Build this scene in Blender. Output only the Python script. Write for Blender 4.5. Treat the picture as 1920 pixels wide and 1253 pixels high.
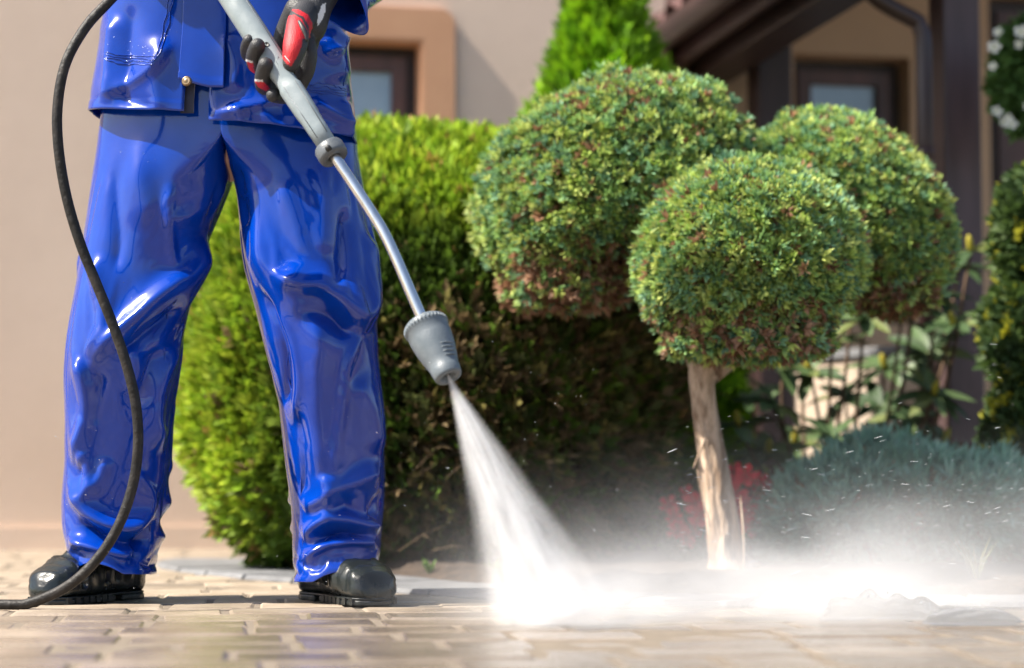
import bpy, math, random
import numpy as np
from mathutils import Vector, Matrix, noise as mnoise

random.seed(7)
rng = np.random.default_rng(7)
scene = bpy.context.scene
for o in list(bpy.data.objects):
    bpy.data.objects.remove(o)

# ------------------------------------------------------------------ camera
CAM_H = 0.24
F = 4000.0                       # focal length in photograph pixels (1920 wide)
HORIZON = 890.0
PITCH = math.atan((HORIZON - 626.5) / F)
cam_d = bpy.data.cameras.new('camera')
cam_d.sensor_width = 36.0
cam_d.lens = F / 1920 * 36.0
cam_d.clip_start = 0.05
cam_d.clip_end = 400
cam_d.dof.use_dof = True
cam_d.dof.focus_distance = 3.85
cam_d.dof.aperture_fstop = 2.2
cam = bpy.data.objects.new('camera', cam_d)
scene.collection.objects.link(cam)
cam.location = (0, 0, CAM_H)
cam.rotation_euler = (math.pi / 2 + PITCH, 0, 0)
scene.camera = cam

# ------------------------------------------------------------------ sky, sun, exposure
SUN_EL = math.radians(50)
SUN_FRONT = math.radians(17)     # how far the sun stands in front of dead-left
sun_vec = Vector((-math.cos(SUN_FRONT) * math.cos(SUN_EL), -math.sin(SUN_FRONT) * math.cos(SUN_EL), math.sin(SUN_EL)))
world = bpy.data.worlds.new('World')
scene.world = world
world.use_nodes = True
wn = world.node_tree
sky = wn.nodes.new('ShaderNodeTexSky')
sky.sky_type = 'NISHITA'
sky.sun_disc = False
sky.sun_elevation = SUN_EL
sky.sun_rotation = math.atan2(sun_vec.x, sun_vec.y)
sky.air_density = 1.0
sky.dust_density = 2.0
sky.ozone_density = 1.0
wn.links.new(sky.outputs[0], wn.nodes['Background'].inputs[0])
wn.nodes['Background'].inputs[1].default_value = 0.095
sun_d = bpy.data.lights.new('sun', 'SUN')
sun_d.energy = 5.0
sun_d.angle = math.radians(0.5)
sun_d.color = (1.0, 0.93, 0.82)
sun = bpy.data.objects.new('sun', sun_d)
scene.collection.objects.link(sun)
sun.rotation_euler = (-sun_vec).to_track_quat('-Z', 'Y').to_euler()
scene.view_settings.view_transform = 'Standard'
scene.view_settings.look = 'None'
scene.view_settings.gamma = 1.0
scene.view_settings.use_curve_mapping = False
scene.view_settings.exposure = 1.3
cy = scene.cycles
cy.use_denoising = True
cy.max_bounces = 8
cy.diffuse_bounces = 3
cy.glossy_bounces = 4
cy.transmission_bounces = 4
cy.volume_bounces = 2
cy.use_adaptive_sampling = True
cy.adaptive_threshold = 0.02
cy.transparent_max_bounces = 12
cy.volume_step_rate = 0.6
cy.volume_max_steps = 128
cy.sample_clamp_indirect = 6.0

# ------------------------------------------------------------------ helpers
CT, ST = math.cos(PITCH), math.sin(PITCH)

def P(px, py, Y):
    """point of the place seen at photograph pixel (px, py) standing Y metres away"""
    xc = (px - 960.0) / F
    yc = -(py - 626.5) / F
    t = Y / (CT - yc * ST)
    return np.array([xc * t, Y, CAM_H + t * (ST + yc * CT)])

def G(px, py):
    """point of the ground at that pixel"""
    xc = (px - 960.0) / F
    yc = -(py - 626.5) / F
    t = -CAM_H / (ST + yc * CT)
    return np.array([xc * t, t * (CT - yc * ST)])

def proj(v):
    v = np.asarray(v, float)
    d = v - np.array([0, 0, CAM_H])
    f = d[..., 1] * CT + d[..., 2] * ST
    u = -d[..., 1] * ST + d[..., 2] * CT
    return np.stack([960 + F * d[..., 0] / f, 626.5 - F * u / f], -1)

def mesh_from(name, V, Fc, smooth=True, cols=None):
    me = bpy.data.meshes.new(name)
    V = np.asarray(V, np.float32)
    if isinstance(Fc, np.ndarray):
        nf, k = Fc.shape
        me.vertices.add(len(V))
        me.vertices.foreach_set('co', V.ravel())
        me.loops.add(nf * k)
        me.loops.foreach_set('vertex_index', Fc.astype(np.int32).ravel())
        me.polygons.add(nf)
        me.polygons.foreach_set('loop_start', np.arange(0, nf * k, k, dtype=np.int32))
        me.polygons.foreach_set('loop_total', np.full(nf, k, np.int32))
        me.update(calc_edges=True)
    else:
        me.from_pydata([tuple(map(float, v)) for v in V], [], [tuple(int(i) for i in f) for f in Fc])
    if cols is not None:
        a = me.color_attributes.new('tint', 'FLOAT_COLOR', 'POINT')
        c4 = np.ones((len(V), 4), np.float32)
        c4[:, :3] = cols
        a.data.foreach_set('color', c4.ravel())
    me.polygons.foreach_set('use_smooth', np.full(len(me.polygons), smooth, bool))
    me.validate()
    me.update()
    return me

def link(o, parent=None):
    scene.collection.objects.link(o)
    if parent is not None:
        o.parent = parent
        o.matrix_parent_inverse = PINV.get(parent.name, Matrix())
    return o

PINV = {}

def obj(name, V, Fc, mat, parent=None, smooth=True, cols=None):
    me = mesh_from(name, V, Fc, smooth, cols)
    if mat is not None:
        me.materials.append(mat)
    return link(bpy.data.objects.new(name, me), parent)

def tag(o, label=None, cat=None, group=None, kind=None):
    if label: o['label'] = label
    if cat: o['category'] = cat
    if group: o['group'] = group
    if kind: o['kind'] = kind
    return o

def thing(name, loc, label, cat, group=None, rz=0.0):
    o = bpy.data.objects.new(name, None)
    o.empty_display_size = 0.1
    o.location = tuple(float(c) for c in loc)
    o.rotation_euler = (0, 0, rz)
    scene.collection.objects.link(o)
    tag(o, label, cat, group)
    PINV[o.name] = (Matrix.Translation(Vector(o.location)) @ Matrix.Rotation(rz, 4, 'Z')).inverted()
    return o

def box(c0, c1):
    x0, y0, z0 = c0; x1, y1, z1 = c1
    V = [(x0,y0,z0),(x1,y0,z0),(x1,y1,z0),(x0,y1,z0),(x0,y0,z1),(x1,y0,z1),(x1,y1,z1),(x0,y1,z1)]
    Fc = [(0,3,2,1),(4,5,6,7),(0,1,5,4),(1,2,6,5),(2,3,7,6),(3,0,4,7)]
    return np.array(V, float), Fc

def bevel(o, w=0.004, seg=2):
    m = o.modifiers.new('bevel', 'BEVEL')
    m.width = w; m.segments = seg; m.limit_method = 'ANGLE'; m.angle_limit = math.radians(40)
    return o

def merge(parts):
    V, Fc, n = [], [], 0
    for v, f in parts:
        V.append(np.asarray(v, float)); Fc += [tuple(i + n for i in q) for q in f]; n += len(v)
    return np.concatenate(V), Fc

def catmull(pts, n):
    pts = np.asarray(pts, float)
    p = np.vstack([2 * pts[0] - pts[1], pts, 2 * pts[-1] - pts[-2]])
    out = []
    m = len(pts) - 1
    for t in np.linspace(0, m, n):
        i = min(int(t), m - 1); u = t - i
        a, b, c, d = p[i], p[i + 1], p[i + 2], p[i + 3]
        out.append(0.5 * ((2*b) + (c-a)*u + (2*a-5*b+4*c-d)*u*u + (3*b-a-3*c+d)*u**3))
    return np.array(out)

def tube(path, rad, seg=12, cap=True, flat=1.0):
    path = np.asarray(path, float); n = len(path)
    rad = np.broadcast_to(np.asarray(rad, float), (n,))
    T = np.gradient(path, axis=0)
    T /= np.linalg.norm(T, axis=1)[:, None] + 1e-12
    ref = np.array([0, 0, 1.0]) if abs(T[0][2]) < 0.9 else np.array([1.0, 0, 0])
    u = np.cross(T[0], ref); u /= np.linalg.norm(u)
    V = []
    for i in range(n):
        u = u - T[i] * np.dot(u, T[i]); u /= np.linalg.norm(u)
        w = np.cross(T[i], u)
        a = np.linspace(0, 2 * np.pi, seg, endpoint=False)
        V.append(path[i] + rad[i] * (np.cos(a)[:, None] * u + flat * np.sin(a)[:, None] * w))
    V = np.concatenate(V)
    Fc = [(i*seg + j, i*seg + (j+1) % seg, (i+1)*seg + (j+1) % seg, (i+1)*seg + j) for i in range(n-1) for j in range(seg)]
    if cap:
        Fc.append(tuple(range(seg))[::-1]); Fc.append(tuple(range((n-1)*seg, n*seg)))
    return V, Fc

def sphere(c, r, nu=14, nv=9):
    V = [(0, 0, 1)]
    for i in range(1, nv):
        th = math.pi * i / nv
        for j in range(nu):
            a = 2 * math.pi * j / nu
            V.append((math.sin(th)*math.cos(a), math.sin(th)*math.sin(a), math.cos(th)))
    V.append((0, 0, -1))
    Fc = [(0, 1 + j, 1 + (j+1) % nu) for j in range(nu)]
    for i in range(nv - 2):
        for j in range(nu):
            a = 1 + i*nu + j; b = 1 + i*nu + (j+1) % nu
            Fc.append((a, a + nu, b + nu, b))
    L = len(V) - 1; base = 1 + (nv-2)*nu
    Fc += [(L, base + (j+1) % nu, base + j) for j in range(nu)]
    return np.array(V) * np.asarray(r) + np.asarray(c), Fc

def lathe(p0, p1, prof, seg=32, cap=True):
    """prof: list of (t along p0-p1 in 0..1, radius)"""
    p0 = np.asarray(p0, float); p1 = np.asarray(p1, float)
    ax = p1 - p0; L = np.linalg.norm(ax); ax = ax / L
    ref = np.array([0, 0, 1.0]) if abs(ax[2]) < 0.9 else np.array([1.0, 0, 0])
    u = np.cross(ax, ref); u /= np.linalg.norm(u); w = np.cross(ax, u)
    a = np.linspace(0, 2*np.pi, seg, endpoint=False)
    ring = np.cos(a)[:, None]*u + np.sin(a)[:, None]*w
    V = np.concatenate([p0 + ax*t*L + r*ring for t, r in prof])
    n = len(prof)
    Fc = [(i*seg+j, (i+1)*seg+j, (i+1)*seg+(j+1) % seg, i*seg+(j+1) % seg) for i in range(n-1) for j in range(seg)]
    if cap:
        Fc.append(tuple(range(seg))); Fc.append(tuple(range((n-1)*seg, n*seg))[::-1])
    return V, Fc

def sstep(a, b, x):
    t = np.clip((np.asarray(x, float) - a) / (b - a), 0, 1)
    return t*t*(3-2*t)

# ------------------------------------------------------------------ materials
def hexlin(h):
    h = h.lstrip('#')
    out = []
    for i in (0, 2, 4):
        c = int(h[i:i+2], 16) / 255
        out.append(c/12.92 if c <= 0.04045 else ((c+0.055)/1.055)**2.4)
    return tuple(out)

def mat(name, c1, c2=None, rough=0.6, scale=8.0, detail=4.0, bump=0.0, bump_scale=None, metallic=0.0,
        coat=0.0, spec=0.5, rough2=None, coords='Object', stretch=(1, 1, 1), ramp=(0.35, 0.65), objrand=0.0, coat_rough=0.05):
    m = bpy.data.materials.new(name); m.use_nodes = True
    nt = m.node_tree; N = nt.nodes; L = nt.links
    b = N['Principled BSDF']
    b.inputs['Roughness'].default_value = rough
    b.inputs['Metallic'].default_value = metallic
    b.inputs['Coat Weight'].default_value = coat
    b.inputs['Coat Roughness'].default_value = coat_rough
    b.inputs['Specular IOR Level'].default_value = spec
    b.inputs['Base Color'].default_value = (*c1, 1)
    tc = N.new('ShaderNodeTexCoord')
    mp = N.new('ShaderNodeMapping'); mp.inputs['Scale'].default_value = stretch
    L.new(tc.outputs[coords], mp.inputs[0])
    vec = mp.outputs[0]
    col = None
    if c2 is not None:
        nz = N.new('ShaderNodeTexNoise'); nz.inputs['Scale'].default_value = scale; nz.inputs['Detail'].default_value = detail
        nz.inputs['Roughness'].default_value = 0.6
        L.new(vec, nz.inputs['Vector'])
        cr = N.new('ShaderNodeValToRGB')
        cr.color_ramp.elements[0].position = ramp[0]; cr.color_ramp.elements[1].position = ramp[1]
        cr.color_ramp.elements[0].color = (*c1, 1); cr.color_ramp.elements[1].color = (*c2, 1)
        L.new(nz.outputs['Fac'], cr.inputs[0])
        col = cr.outputs[0]
        if objrand:
            oi = N.new('ShaderNodeObjectInfo')
            mr = N.new('ShaderNodeMapRange')
            mr.inputs['To Min'].default_value = 1 - objrand; mr.inputs['To Max'].default_value = 1 + objrand
            L.new(oi.outputs['Random'], mr.inputs['Value'])
            mx = N.new('ShaderNodeVectorMath'); mx.operation = 'SCALE'
            L.new(col, mx.inputs[0]); L.new(mr.outputs[0], mx.inputs['Scale'])
            col = mx.outputs[0]
        L.new(col, b.inputs['Base Color'])
        if rough2 is not None:
            mr = N.new('ShaderNodeMapRange')
            mr.inputs['From Min'].default_value = ramp[0]; mr.inputs['From Max'].default_value = ramp[1]
            mr.inputs['To Min'].default_value = rough; mr.inputs['To Max'].default_value = rough2
            L.new(nz.outputs['Fac'], mr.inputs['Value']); L.new(mr.outputs[0], b.inputs['Roughness'])
    if bump:
        nb = N.new('ShaderNodeTexNoise'); nb.inputs['Scale'].default_value = bump_scale or scale*4; nb.inputs['Detail'].default_value = 6
        L.new(vec, nb.inputs['Vector'])
        bp = N.new('ShaderNodeBump'); bp.inputs['Strength'].default_value = bump; bp.inputs['Distance'].default_value = 0.01
        L.new(nb.outputs['Fac'], bp.inputs['Height']); L.new(bp.outputs[0], b.inputs['Normal'])
    return m

def leaf_mat(name, rough=0.55, trans=0.35, spec=0.35):
    m = bpy.data.materials.new(name); m.use_nodes = True
    nt = m.node_tree; N = nt.nodes; L = nt.links
    b = N['Principled BSDF']; b.inputs['Roughness'].default_value = rough; b.inputs['Specular IOR Level'].default_value = spec
    at = N.new('ShaderNodeAttribute'); at.attribute_name = 'tint'
    L.new(at.outputs['Color'], b.inputs['Base Color'])
    t = N.new('ShaderNodeBsdfTranslucent'); L.new(at.outputs['Color'], t.inputs['Color'])
    mx = N.new('ShaderNodeMixShader'); mx.inputs[0].default_value = trans
    L.new(b.outputs[0], mx.inputs[1]); L.new(t.outputs[0], mx.inputs[2])
    L.new(mx.outputs[0], N['Material Output'].inputs['Surface'])
    return m

M = {}
M['plaster'] = mat('plaster', (0.65, 0.50, 0.39), (0.74, 0.58, 0.46), 0.9, 1.3, 8, bump=0.15, bump_scale=120)
M['plaster_tan'] = mat('plaster_tan', (0.56, 0.30, 0.17), (0.60, 0.33, 0.19), 0.9, 5.0, bump=0.1, bump_scale=120)
M['plaster_shaded'] = mat('plaster_shaded', (0.50, 0.34, 0.22), (0.54, 0.37, 0.24), 0.9, 3.0, bump=0.1, bump_scale=120)  # darker copy of the wall plaster, porch roof shade put into its colour
M['dark_wood'] = mat('dark_wood', (0.022, 0.011, 0.010), (0.036, 0.019, 0.018), 0.45, 3.0, stretch=(6, 6, 1), bump=0.1)
M['frame_wood'] = mat('frame_wood', (0.06, 0.028, 0.022), (0.11, 0.05, 0.04), 0.4, 4.0, stretch=(5, 5, 1))
M['frame_dark'] = mat('frame_dark', (0.022, 0.012, 0.010), (0.03, 0.018, 0.015), 0.5, 6.0)
M['post_paint'] = mat('post_paint', (0.055, 0.032, 0.032), (0.085, 0.052, 0.054), 0.45, 4.0, stretch=(6, 6, 0.7), bump=0.1)
M['metal_brown'] = mat('metal_brown', (0.034, 0.017, 0.016), (0.052, 0.027, 0.026), 0.35, 5.0)
M['roof_tile'] = mat('roof_tile', (0.05, 0.02, 0.019), (0.09, 0.04, 0.037), 0.5, 12.0, objrand=0.2)
M['garden_plaster'] = mat('garden_plaster', (0.40, 0.315, 0.245), (0.48, 0.385, 0.30), 0.9, 4.0, bump=0.15, bump_scale=100)
M['glass'] = mat('window_glass', (0.20, 0.29, 0.38), (0.30, 0.40, 0.50), 0.08, 2.0, spec=0.8, coat=0.6)  # sky reflection painted in as the pale blue base colour
M['sand'] = mat('joint_sand', (0.13, 0.104, 0.076), (0.19, 0.154, 0.114), 0.95, 30.0, bump=0.3, bump_scale=300)
M['soil'] = mat('bed_soil', (0.022, 0.015, 0.01), (0.06, 0.04, 0.027), 0.95, 25.0, bump=0.8, bump_scale=60)
M['kerb'] = mat('kerb_stone', (0.11, 0.112, 0.118), (0.17, 0.172, 0.178), 0.85, 14.0, bump=0.3, bump_scale=150, objrand=0.12)

def paver_material():
    m = bpy.data.materials.new('paver_stone'); m.use_nodes = True
    nt = m.node_tree; N = nt.nodes; L = nt.links
    b = N['Principled BSDF']
    geo = N.new('ShaderNodeNewGeometry')
    nz = N.new('ShaderNodeTexNoise'); nz.inputs['Scale'].default_value = 9; nz.inputs['Detail'].default_value = 6; nz.inputs['Roughness'].default_value = 0.65
    L.new(geo.outputs['Position'], nz.inputs['Vector'])
    cr = N.new('ShaderNodeValToRGB')
    cr.color_ramp.elements[0].position = 0.3; cr.color_ramp.elements[0].color = (0.22, 0.17, 0.12, 1)
    cr.color_ramp.elements[1].position = 0.7; cr.color_ramp.elements[1].color = (0.36, 0.295, 0.225, 1)
    L.new(nz.outputs['Fac'], cr.inputs[0])
    oi = N.new('ShaderNodeObjectInfo')
    mr = N.new('ShaderNodeMapRange'); mr.inputs['To Min'].default_value = 0.80; mr.inputs['To Max'].default_value = 1.12
    L.new(oi.outputs['Random'], mr.inputs['Value'])
    sc = N.new('ShaderNodeVectorMath'); sc.operation = 'SCALE'
    L.new(cr.outputs[0], sc.inputs[0]); L.new(mr.outputs[0], sc.inputs['Scale'])
    # wet patch round the place where the jet lands, with a ragged outline
    mp = N.new('ShaderNodeVectorMath'); mp.operation = 'SUBTRACT'; mp.inputs[1].default_value = (0.50, 3.15, 0)
    L.new(geo.outputs['Position'], mp.inputs[0])
    ms = N.new('ShaderNodeVectorMath'); ms.operation = 'MULTIPLY'; ms.inputs[1].default_value = (0.72, 1.15, 0)
    L.new(mp.outputs[0], ms.inputs[0])
    ln = N.new('ShaderNodeVectorMath'); ln.operation = 'LENGTH'; L.new(ms.outputs[0], ln.inputs[0])
    n2 = N.new('ShaderNodeTexNoise'); n2.inputs['Scale'].default_value = 3.5; n2.inputs['Detail'].default_value = 4
    L.new(geo.outputs['Position'], n2.inputs['Vector'])
    ad = N.new('ShaderNodeMath'); ad.operation = 'MULTIPLY_ADD'; ad.inputs[1].default_value = 0.9; ad.inputs[2].default_value = -0.45
    L.new(n2.outputs['Fac'], ad.inputs[0])
    su = N.new('ShaderNodeMath'); su.operation = 'ADD'; L.new(ln.outputs['Value'], su.inputs[0]); L.new(ad.outputs[0], su.inputs[1])
    wet = N.new('ShaderNodeMapRange'); wet.inputs['From Min'].default_value = 1.25; wet.inputs['From Max'].default_value = 0.75
    L.new(su.outputs[0], wet.inputs['Value'])
    dk = N.new('ShaderNodeMix'); dk.data_type = 'RGBA'; dk.blend_type = 'MULTIPLY'
    dk.inputs['B'].default_value = (0.66, 0.66, 0.68, 1)
    L.new(wet.outputs[0], dk.inputs['Factor']); L.new(sc.outputs[0], dk.inputs['A'])
    L.new(dk.outputs['Result'], b.inputs['Base Color'])
    rr = N.new('ShaderNodeMapRange'); rr.inputs['To Min'].default_value = 0.62; rr.inputs['To Max'].default_value = 0.10
    L.new(wet.outputs[0], rr.inputs['Value']); L.new(rr.outputs[0], b.inputs['Roughness'])
    nb = N.new('ShaderNodeTexNoise'); nb.inputs['Scale'].default_value = 120; nb.inputs['Detail'].default_value = 6
    L.new(geo.outputs['Position'], nb.inputs['Vector'])
    n3 = N.new('ShaderNodeTexNoise'); n3.inputs['Scale'].default_value = 22; n3.inputs['Detail'].default_value = 3
    L.new(geo.outputs['Position'], n3.inputs['Vector'])
    am = N.new('ShaderNodeMath'); am.operation = 'MULTIPLY_ADD'; am.inputs[1].default_value = 1.2
    L.new(n3.outputs['Fac'], am.inputs[0]); L.new(nb.outputs['Fac'], am.inputs[2])
    bp = N.new('ShaderNodeBump'); bp.inputs['Strength'].default_value = 0.35; bp.inputs['Distance'].default_value = 0.006
    L.new(am.outputs[0], bp.inputs['Height']); L.new(bp.outputs[0], b.inputs['Normal'])
    return m
M['paver'] = paver_material()

# ================================================================== SETTING
# ground sheet out to the horizon (bedding sand between and below the paving)
V = np.array([(-60, -60, -0.03), (60, -60, -0.03), (60, 60, -0.03), (-60, 60, -0.03)])
ground = tag(obj('ground', V, [(0, 1, 2, 3)], M['sand'], smooth=False), 'sandy ground below and beyond the paving', 'ground', kind='structure')

# outline of the planting bed: outer edge of its stone kerb, on the ground
bed_px = [(330, 1052), (296, 1057), (300, 1066), (350, 1075), (430, 1083), (550, 1092), (640, 1102), (740, 1112), (900, 1124), (1100, 1132), (1400, 1138), (1800, 1142), (2150, 1142), (2500, 1140)]
bed_out = catmull([G(*p) for p in bed_px], 120)

def inside_bed(x, y, grow=0.0):
    # left of / in front of the outer line is paving
    if x < bed_out[:, 0].min() - grow: return False
    i = np.argmin((bed_out[20:, 0] - x) ** 2) + 20
    lim = bed_out[i, 1]
    if x < bed_out[20, 0]:
        lim = bed_out[14, 1]
    return y > lim - grow

# pavers: irregular tumbled cobbles laid in rows
PAV_ROT = math.radians(7)
def paver_mesh(k, w, d):
    r = np.random.default_rng(100 + k)
    hw, hd, c = w / 2, d / 2, 0.007
    base = [(-hw + c, -hd), (hw - c, -hd), (hw, -hd + c), (hw, hd - c), (hw - c, hd), (-hw + c, hd), (-hw, hd - c), (-hw, -hd + c)]
    o = np.array(base) + r.uniform(-0.003, 0.003, (8, 2))
    inn = o * np.array([(hw - 0.012) / hw, (hd - 0.012) / hd])
    mid = o * np.array([(hw - 0.004) / hw, (hd - 0.004) / hd])
    V = [(*p, -0.03) for p in o] + [(*p, -0.0045) for p in o] + [(*p, r.uniform(-.0012, .0006)) for p in mid * 0.5 + inn * 0.5] + [(0, 0, r.uniform(-.0006, .0008))]
    Fc = []
    for i in range(8):
        j = (i + 1) % 8
        Fc += [(i, j, 8 + j, 8 + i), (8 + i, 8 + j, 16 + j, 16 + i), (16 + i, 16 + j, 24)]
    return np.array(V), Fc

widths = (0.135, 0.165, 0.205, 0.24)
ROW = 0.158
GAP = 0.0065
pav_v = {}
for wi, w in enumerate(widths):
    for k in range(3):
        v, f = paver_mesh(wi * 3 + k, w - GAP, ROW - GAP)
        me = mesh_from('paver', v, f, smooth=False)
        me.materials.append(M['paver'])
        pav_v[(wi, k)] = (me, v, f)
slots = []
cr_, sr_ = math.cos(PAV_ROT), math.sin(PAV_ROT)
ri = 0
for row in np.arange(-1.0, 10.5, ROW):
    x = -4.5 + random.random() * 0.2
    ri += 1
    while x < 5.5:
        wi = random.choice((0, 1, 1, 2, 2, 3))
        w = widths[wi]
        lx, ly = x + w / 2, row + ROW / 2
        gx, gy = lx * cr_ - ly * sr_, lx * sr_ + ly * cr_
        if 1.2 < gy < 9.0 and -3.2 < gx < 3.2 and not inside_bed(gx, gy, -0.06):
            slots.append((gx, gy, wi, random.randrange(3), random.gauss(0, 0.0012), random.gauss(0, 0.008), random.gauss(0, 0.006), random.gauss(0, .01)))
        x += w
pavement = tag(bpy.data.objects.new('pavement', mesh_from('pavement', np.array([(-3.6, 1.0, -0.0025), (3.6, 1.0, -0.0025), (3.6, 9.5, -0.0025), (-3.6, 9.5, -0.0025)]), [(0, 1, 2, 3)], False)),
               'tan cobble paving of the yard in front of the house', 'pavement', kind='structure')
pavement.data.materials.append(M['sand'])
scene.collection.objects.link(pavement)
def seen_size(s):
    p = proj(np.array([s[0], s[1], 0.0]))
    if s[1] < 2.45 or not (-120 < p[0] < 2040) or p[1] > 1330: return 0
    return 1.0 / s[1]
slots.sort(key=seen_size, reverse=True)
near, rest = slots[:300], slots[300:]
for s in near:
    o = bpy.data.objects.new('paver', pav_v[(s[2], s[3])][0])
    scene.collection.objects.link(o); o.parent = pavement
    o.location = (s[0], s[1], s[4]); o.rotation_euler = (s[5] * .6, s[6] * .6, PAV_ROT + s[7])
parts = []
for s in rest:
    _, v, f = pav_v[(s[2], s[3])]
    a = PAV_ROT + s[7]
    R = np.array([[math.cos(a), -math.sin(a), 0], [math.sin(a), math.cos(a), 0], [0, 0, 1]])
    parts.append((v @ R.T + np.array([s[0], s[1], s[4]]), f))
v, f = merge(parts)
tag(obj('outer_pavers', v, f, M['paver'], pavement, smooth=False), kind='stuff')

# kerb: a curved band of grey stones round the bed
kerb = thing('bed_kerb', (bed_out[40][0], bed_out[40][1], 0), 'grey stone kerb band curving round the planting bed', 'kerb')
tan = np.gradient(bed_out, axis=0); tan /= np.linalg.norm(tan, axis=1)[:, None]
nor = np.stack([-tan[:, 1], tan[:, 0]], 1)
seglen = np.r_[0, np.cumsum(np.linalg.norm(np.diff(bed_out, axis=0), axis=1))]
def on_kerb(s, off):
    x = np.interp(s, seglen, bed_out[:, 0]); y = np.interp(s, seglen, bed_out[:, 1])
    nx = np.interp(s, seglen, nor[:, 0]); ny = np.interp(s, seglen, nor[:, 1])
    return x + nx * off, y + ny * off
s = 0.0
KW = 0.26
while s < seglen[-1] - 0.25:
    ln = random.uniform(0.19, 0.25)
    k = 4
    zt = 0.010 + random.uniform(-.002, .002)
    top, ed, bot = [], [], []
    g = 0.005
    ring = [(s + g + (ln - 2*g) * i / k, 0.0) for i in range(k + 1)] + [(s + g + (ln - 2*g) * (k - i) / k, KW) for i in range(k + 1)]
    cx, cyy = on_kerb(s + ln / 2, KW / 2)
    for q, off in ring:
        x, y = on_kerb(q, off)
        bot.append((x, y, -0.02)); ed.append((x, y, zt - 0.008))
        top.append((cx + (x - cx) * 0.95, cyy + (y - cyy) * 0.95, zt))
    n = len(ring)
    Vv = bot + ed + top
    Fc = [(i, (i+1) % n, n + (i+1) % n, n + i) for i in range(n)] + [(n + i, n + (i+1) % n, 2*n + (i+1) % n, 2*n + i) for i in range(n)] + [tuple(range(2*n, 3*n))]
    obj('kerb_stone', np.array(Vv), Fc, M['kerb'], kerb, smooth=False)
    s += ln

# soil of the bed
inner = np.array([on_kerb(q, KW - 0.01) for q in np.linspace(0.12, seglen[-1], 90)])
Vs, Fs = [], []
NR = 26
for i, (x, y) in enumerate(inner):
    far = 8.6
    for j in range(NR):
        t = (j / (NR - 1)) ** 1.6
        yy = y + (far - y) * t
        xx = x + 0.35 * t * (yy - y) * 0.2
        z = 0.004 + 0.03 * sstep(0, 0.25, yy - y) + 0.016 * mnoise.noise(Vector((xx * 7, yy * 7, 0))) + 0.008 * mnoise.noise(Vector((xx * 25, yy * 25, 3)))
        Vs.append((xx, yy, z))
for i in range(len(inner) - 1):
    for j in range(NR - 1):
        a = i * NR + j
        Fs.append((a, a + NR, a + NR + 1, a + 1))
tag(obj('bed_soil', np.array(Vs), Fs, M['soil']), 'dark soil of the planting bed', 'soil', kind='structure')

# ------------------------------------------------------------------ the house
WS = 0.20                                   # the wall recedes to the right
u0 = G(200, 1030); O2 = np.array([u0[0], u0[1]])
wu = np.array([1, WS]) / math.hypot(1, WS)
wv = np.array([-wu[1], wu[0]])               # into the house
def H(u, v, z):
    p = O2 + wu * u + wv * v
    return np.array([p[0], p[1], z])
def wall_at(px, py, v=0.0):
    xc = (px - 960.0) / F; yc = -(py - 626.5) / F
    d = np.array([xc, CT - yc * ST, ST + yc * CT])
    # (t*d.xy - O2).wv = v
    t = (v + O2 @ wv) / (d[:2] @ wv)
    p = t * d[:2] - O2
    return p @ wu, CAM_H + t * d[2]
def hbox(u0_, u1_, v0_, v1_, z0_, z1_):
    V, Fc = box((u0_, v0_, z0_), (u1_, v1_, z1_))
    return np.array([H(*p) for p in V]), Fc

house = thing('house', H(1.5, 0, 0), 'beige plastered house with brown framed windows behind the garden', 'house')
ur, zt = wall_at(793, 76)
ou, oz = wall_at(851, 18)
ucorner, _ = wall_at(1249, 300)
wl, wr, wb, wt = ur - 0.72, ur, 0.80, zt
ZTOP = 3.2
v1, f1 = merge([hbox(-3.0, wl, 0, 0.35, -0.05, ZTOP), hbox(wr, ucorner, 0, 0.35, -0.05, ZTOP), hbox(wl, wr, 0, 0.35, -0.05, wb), hbox(wl, wr, 0, 0.35, wt, ZTOP)])
obj('wall', v1, f1, M['plaster'], house, smooth=False)
# plinth strip at the foot of the wall
obj('plinth', *hbox(-3.0, ucorner - 0.002, -0.012, -0.001, -0.02, 0.07), M['plaster'], house, smooth=False)

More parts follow.
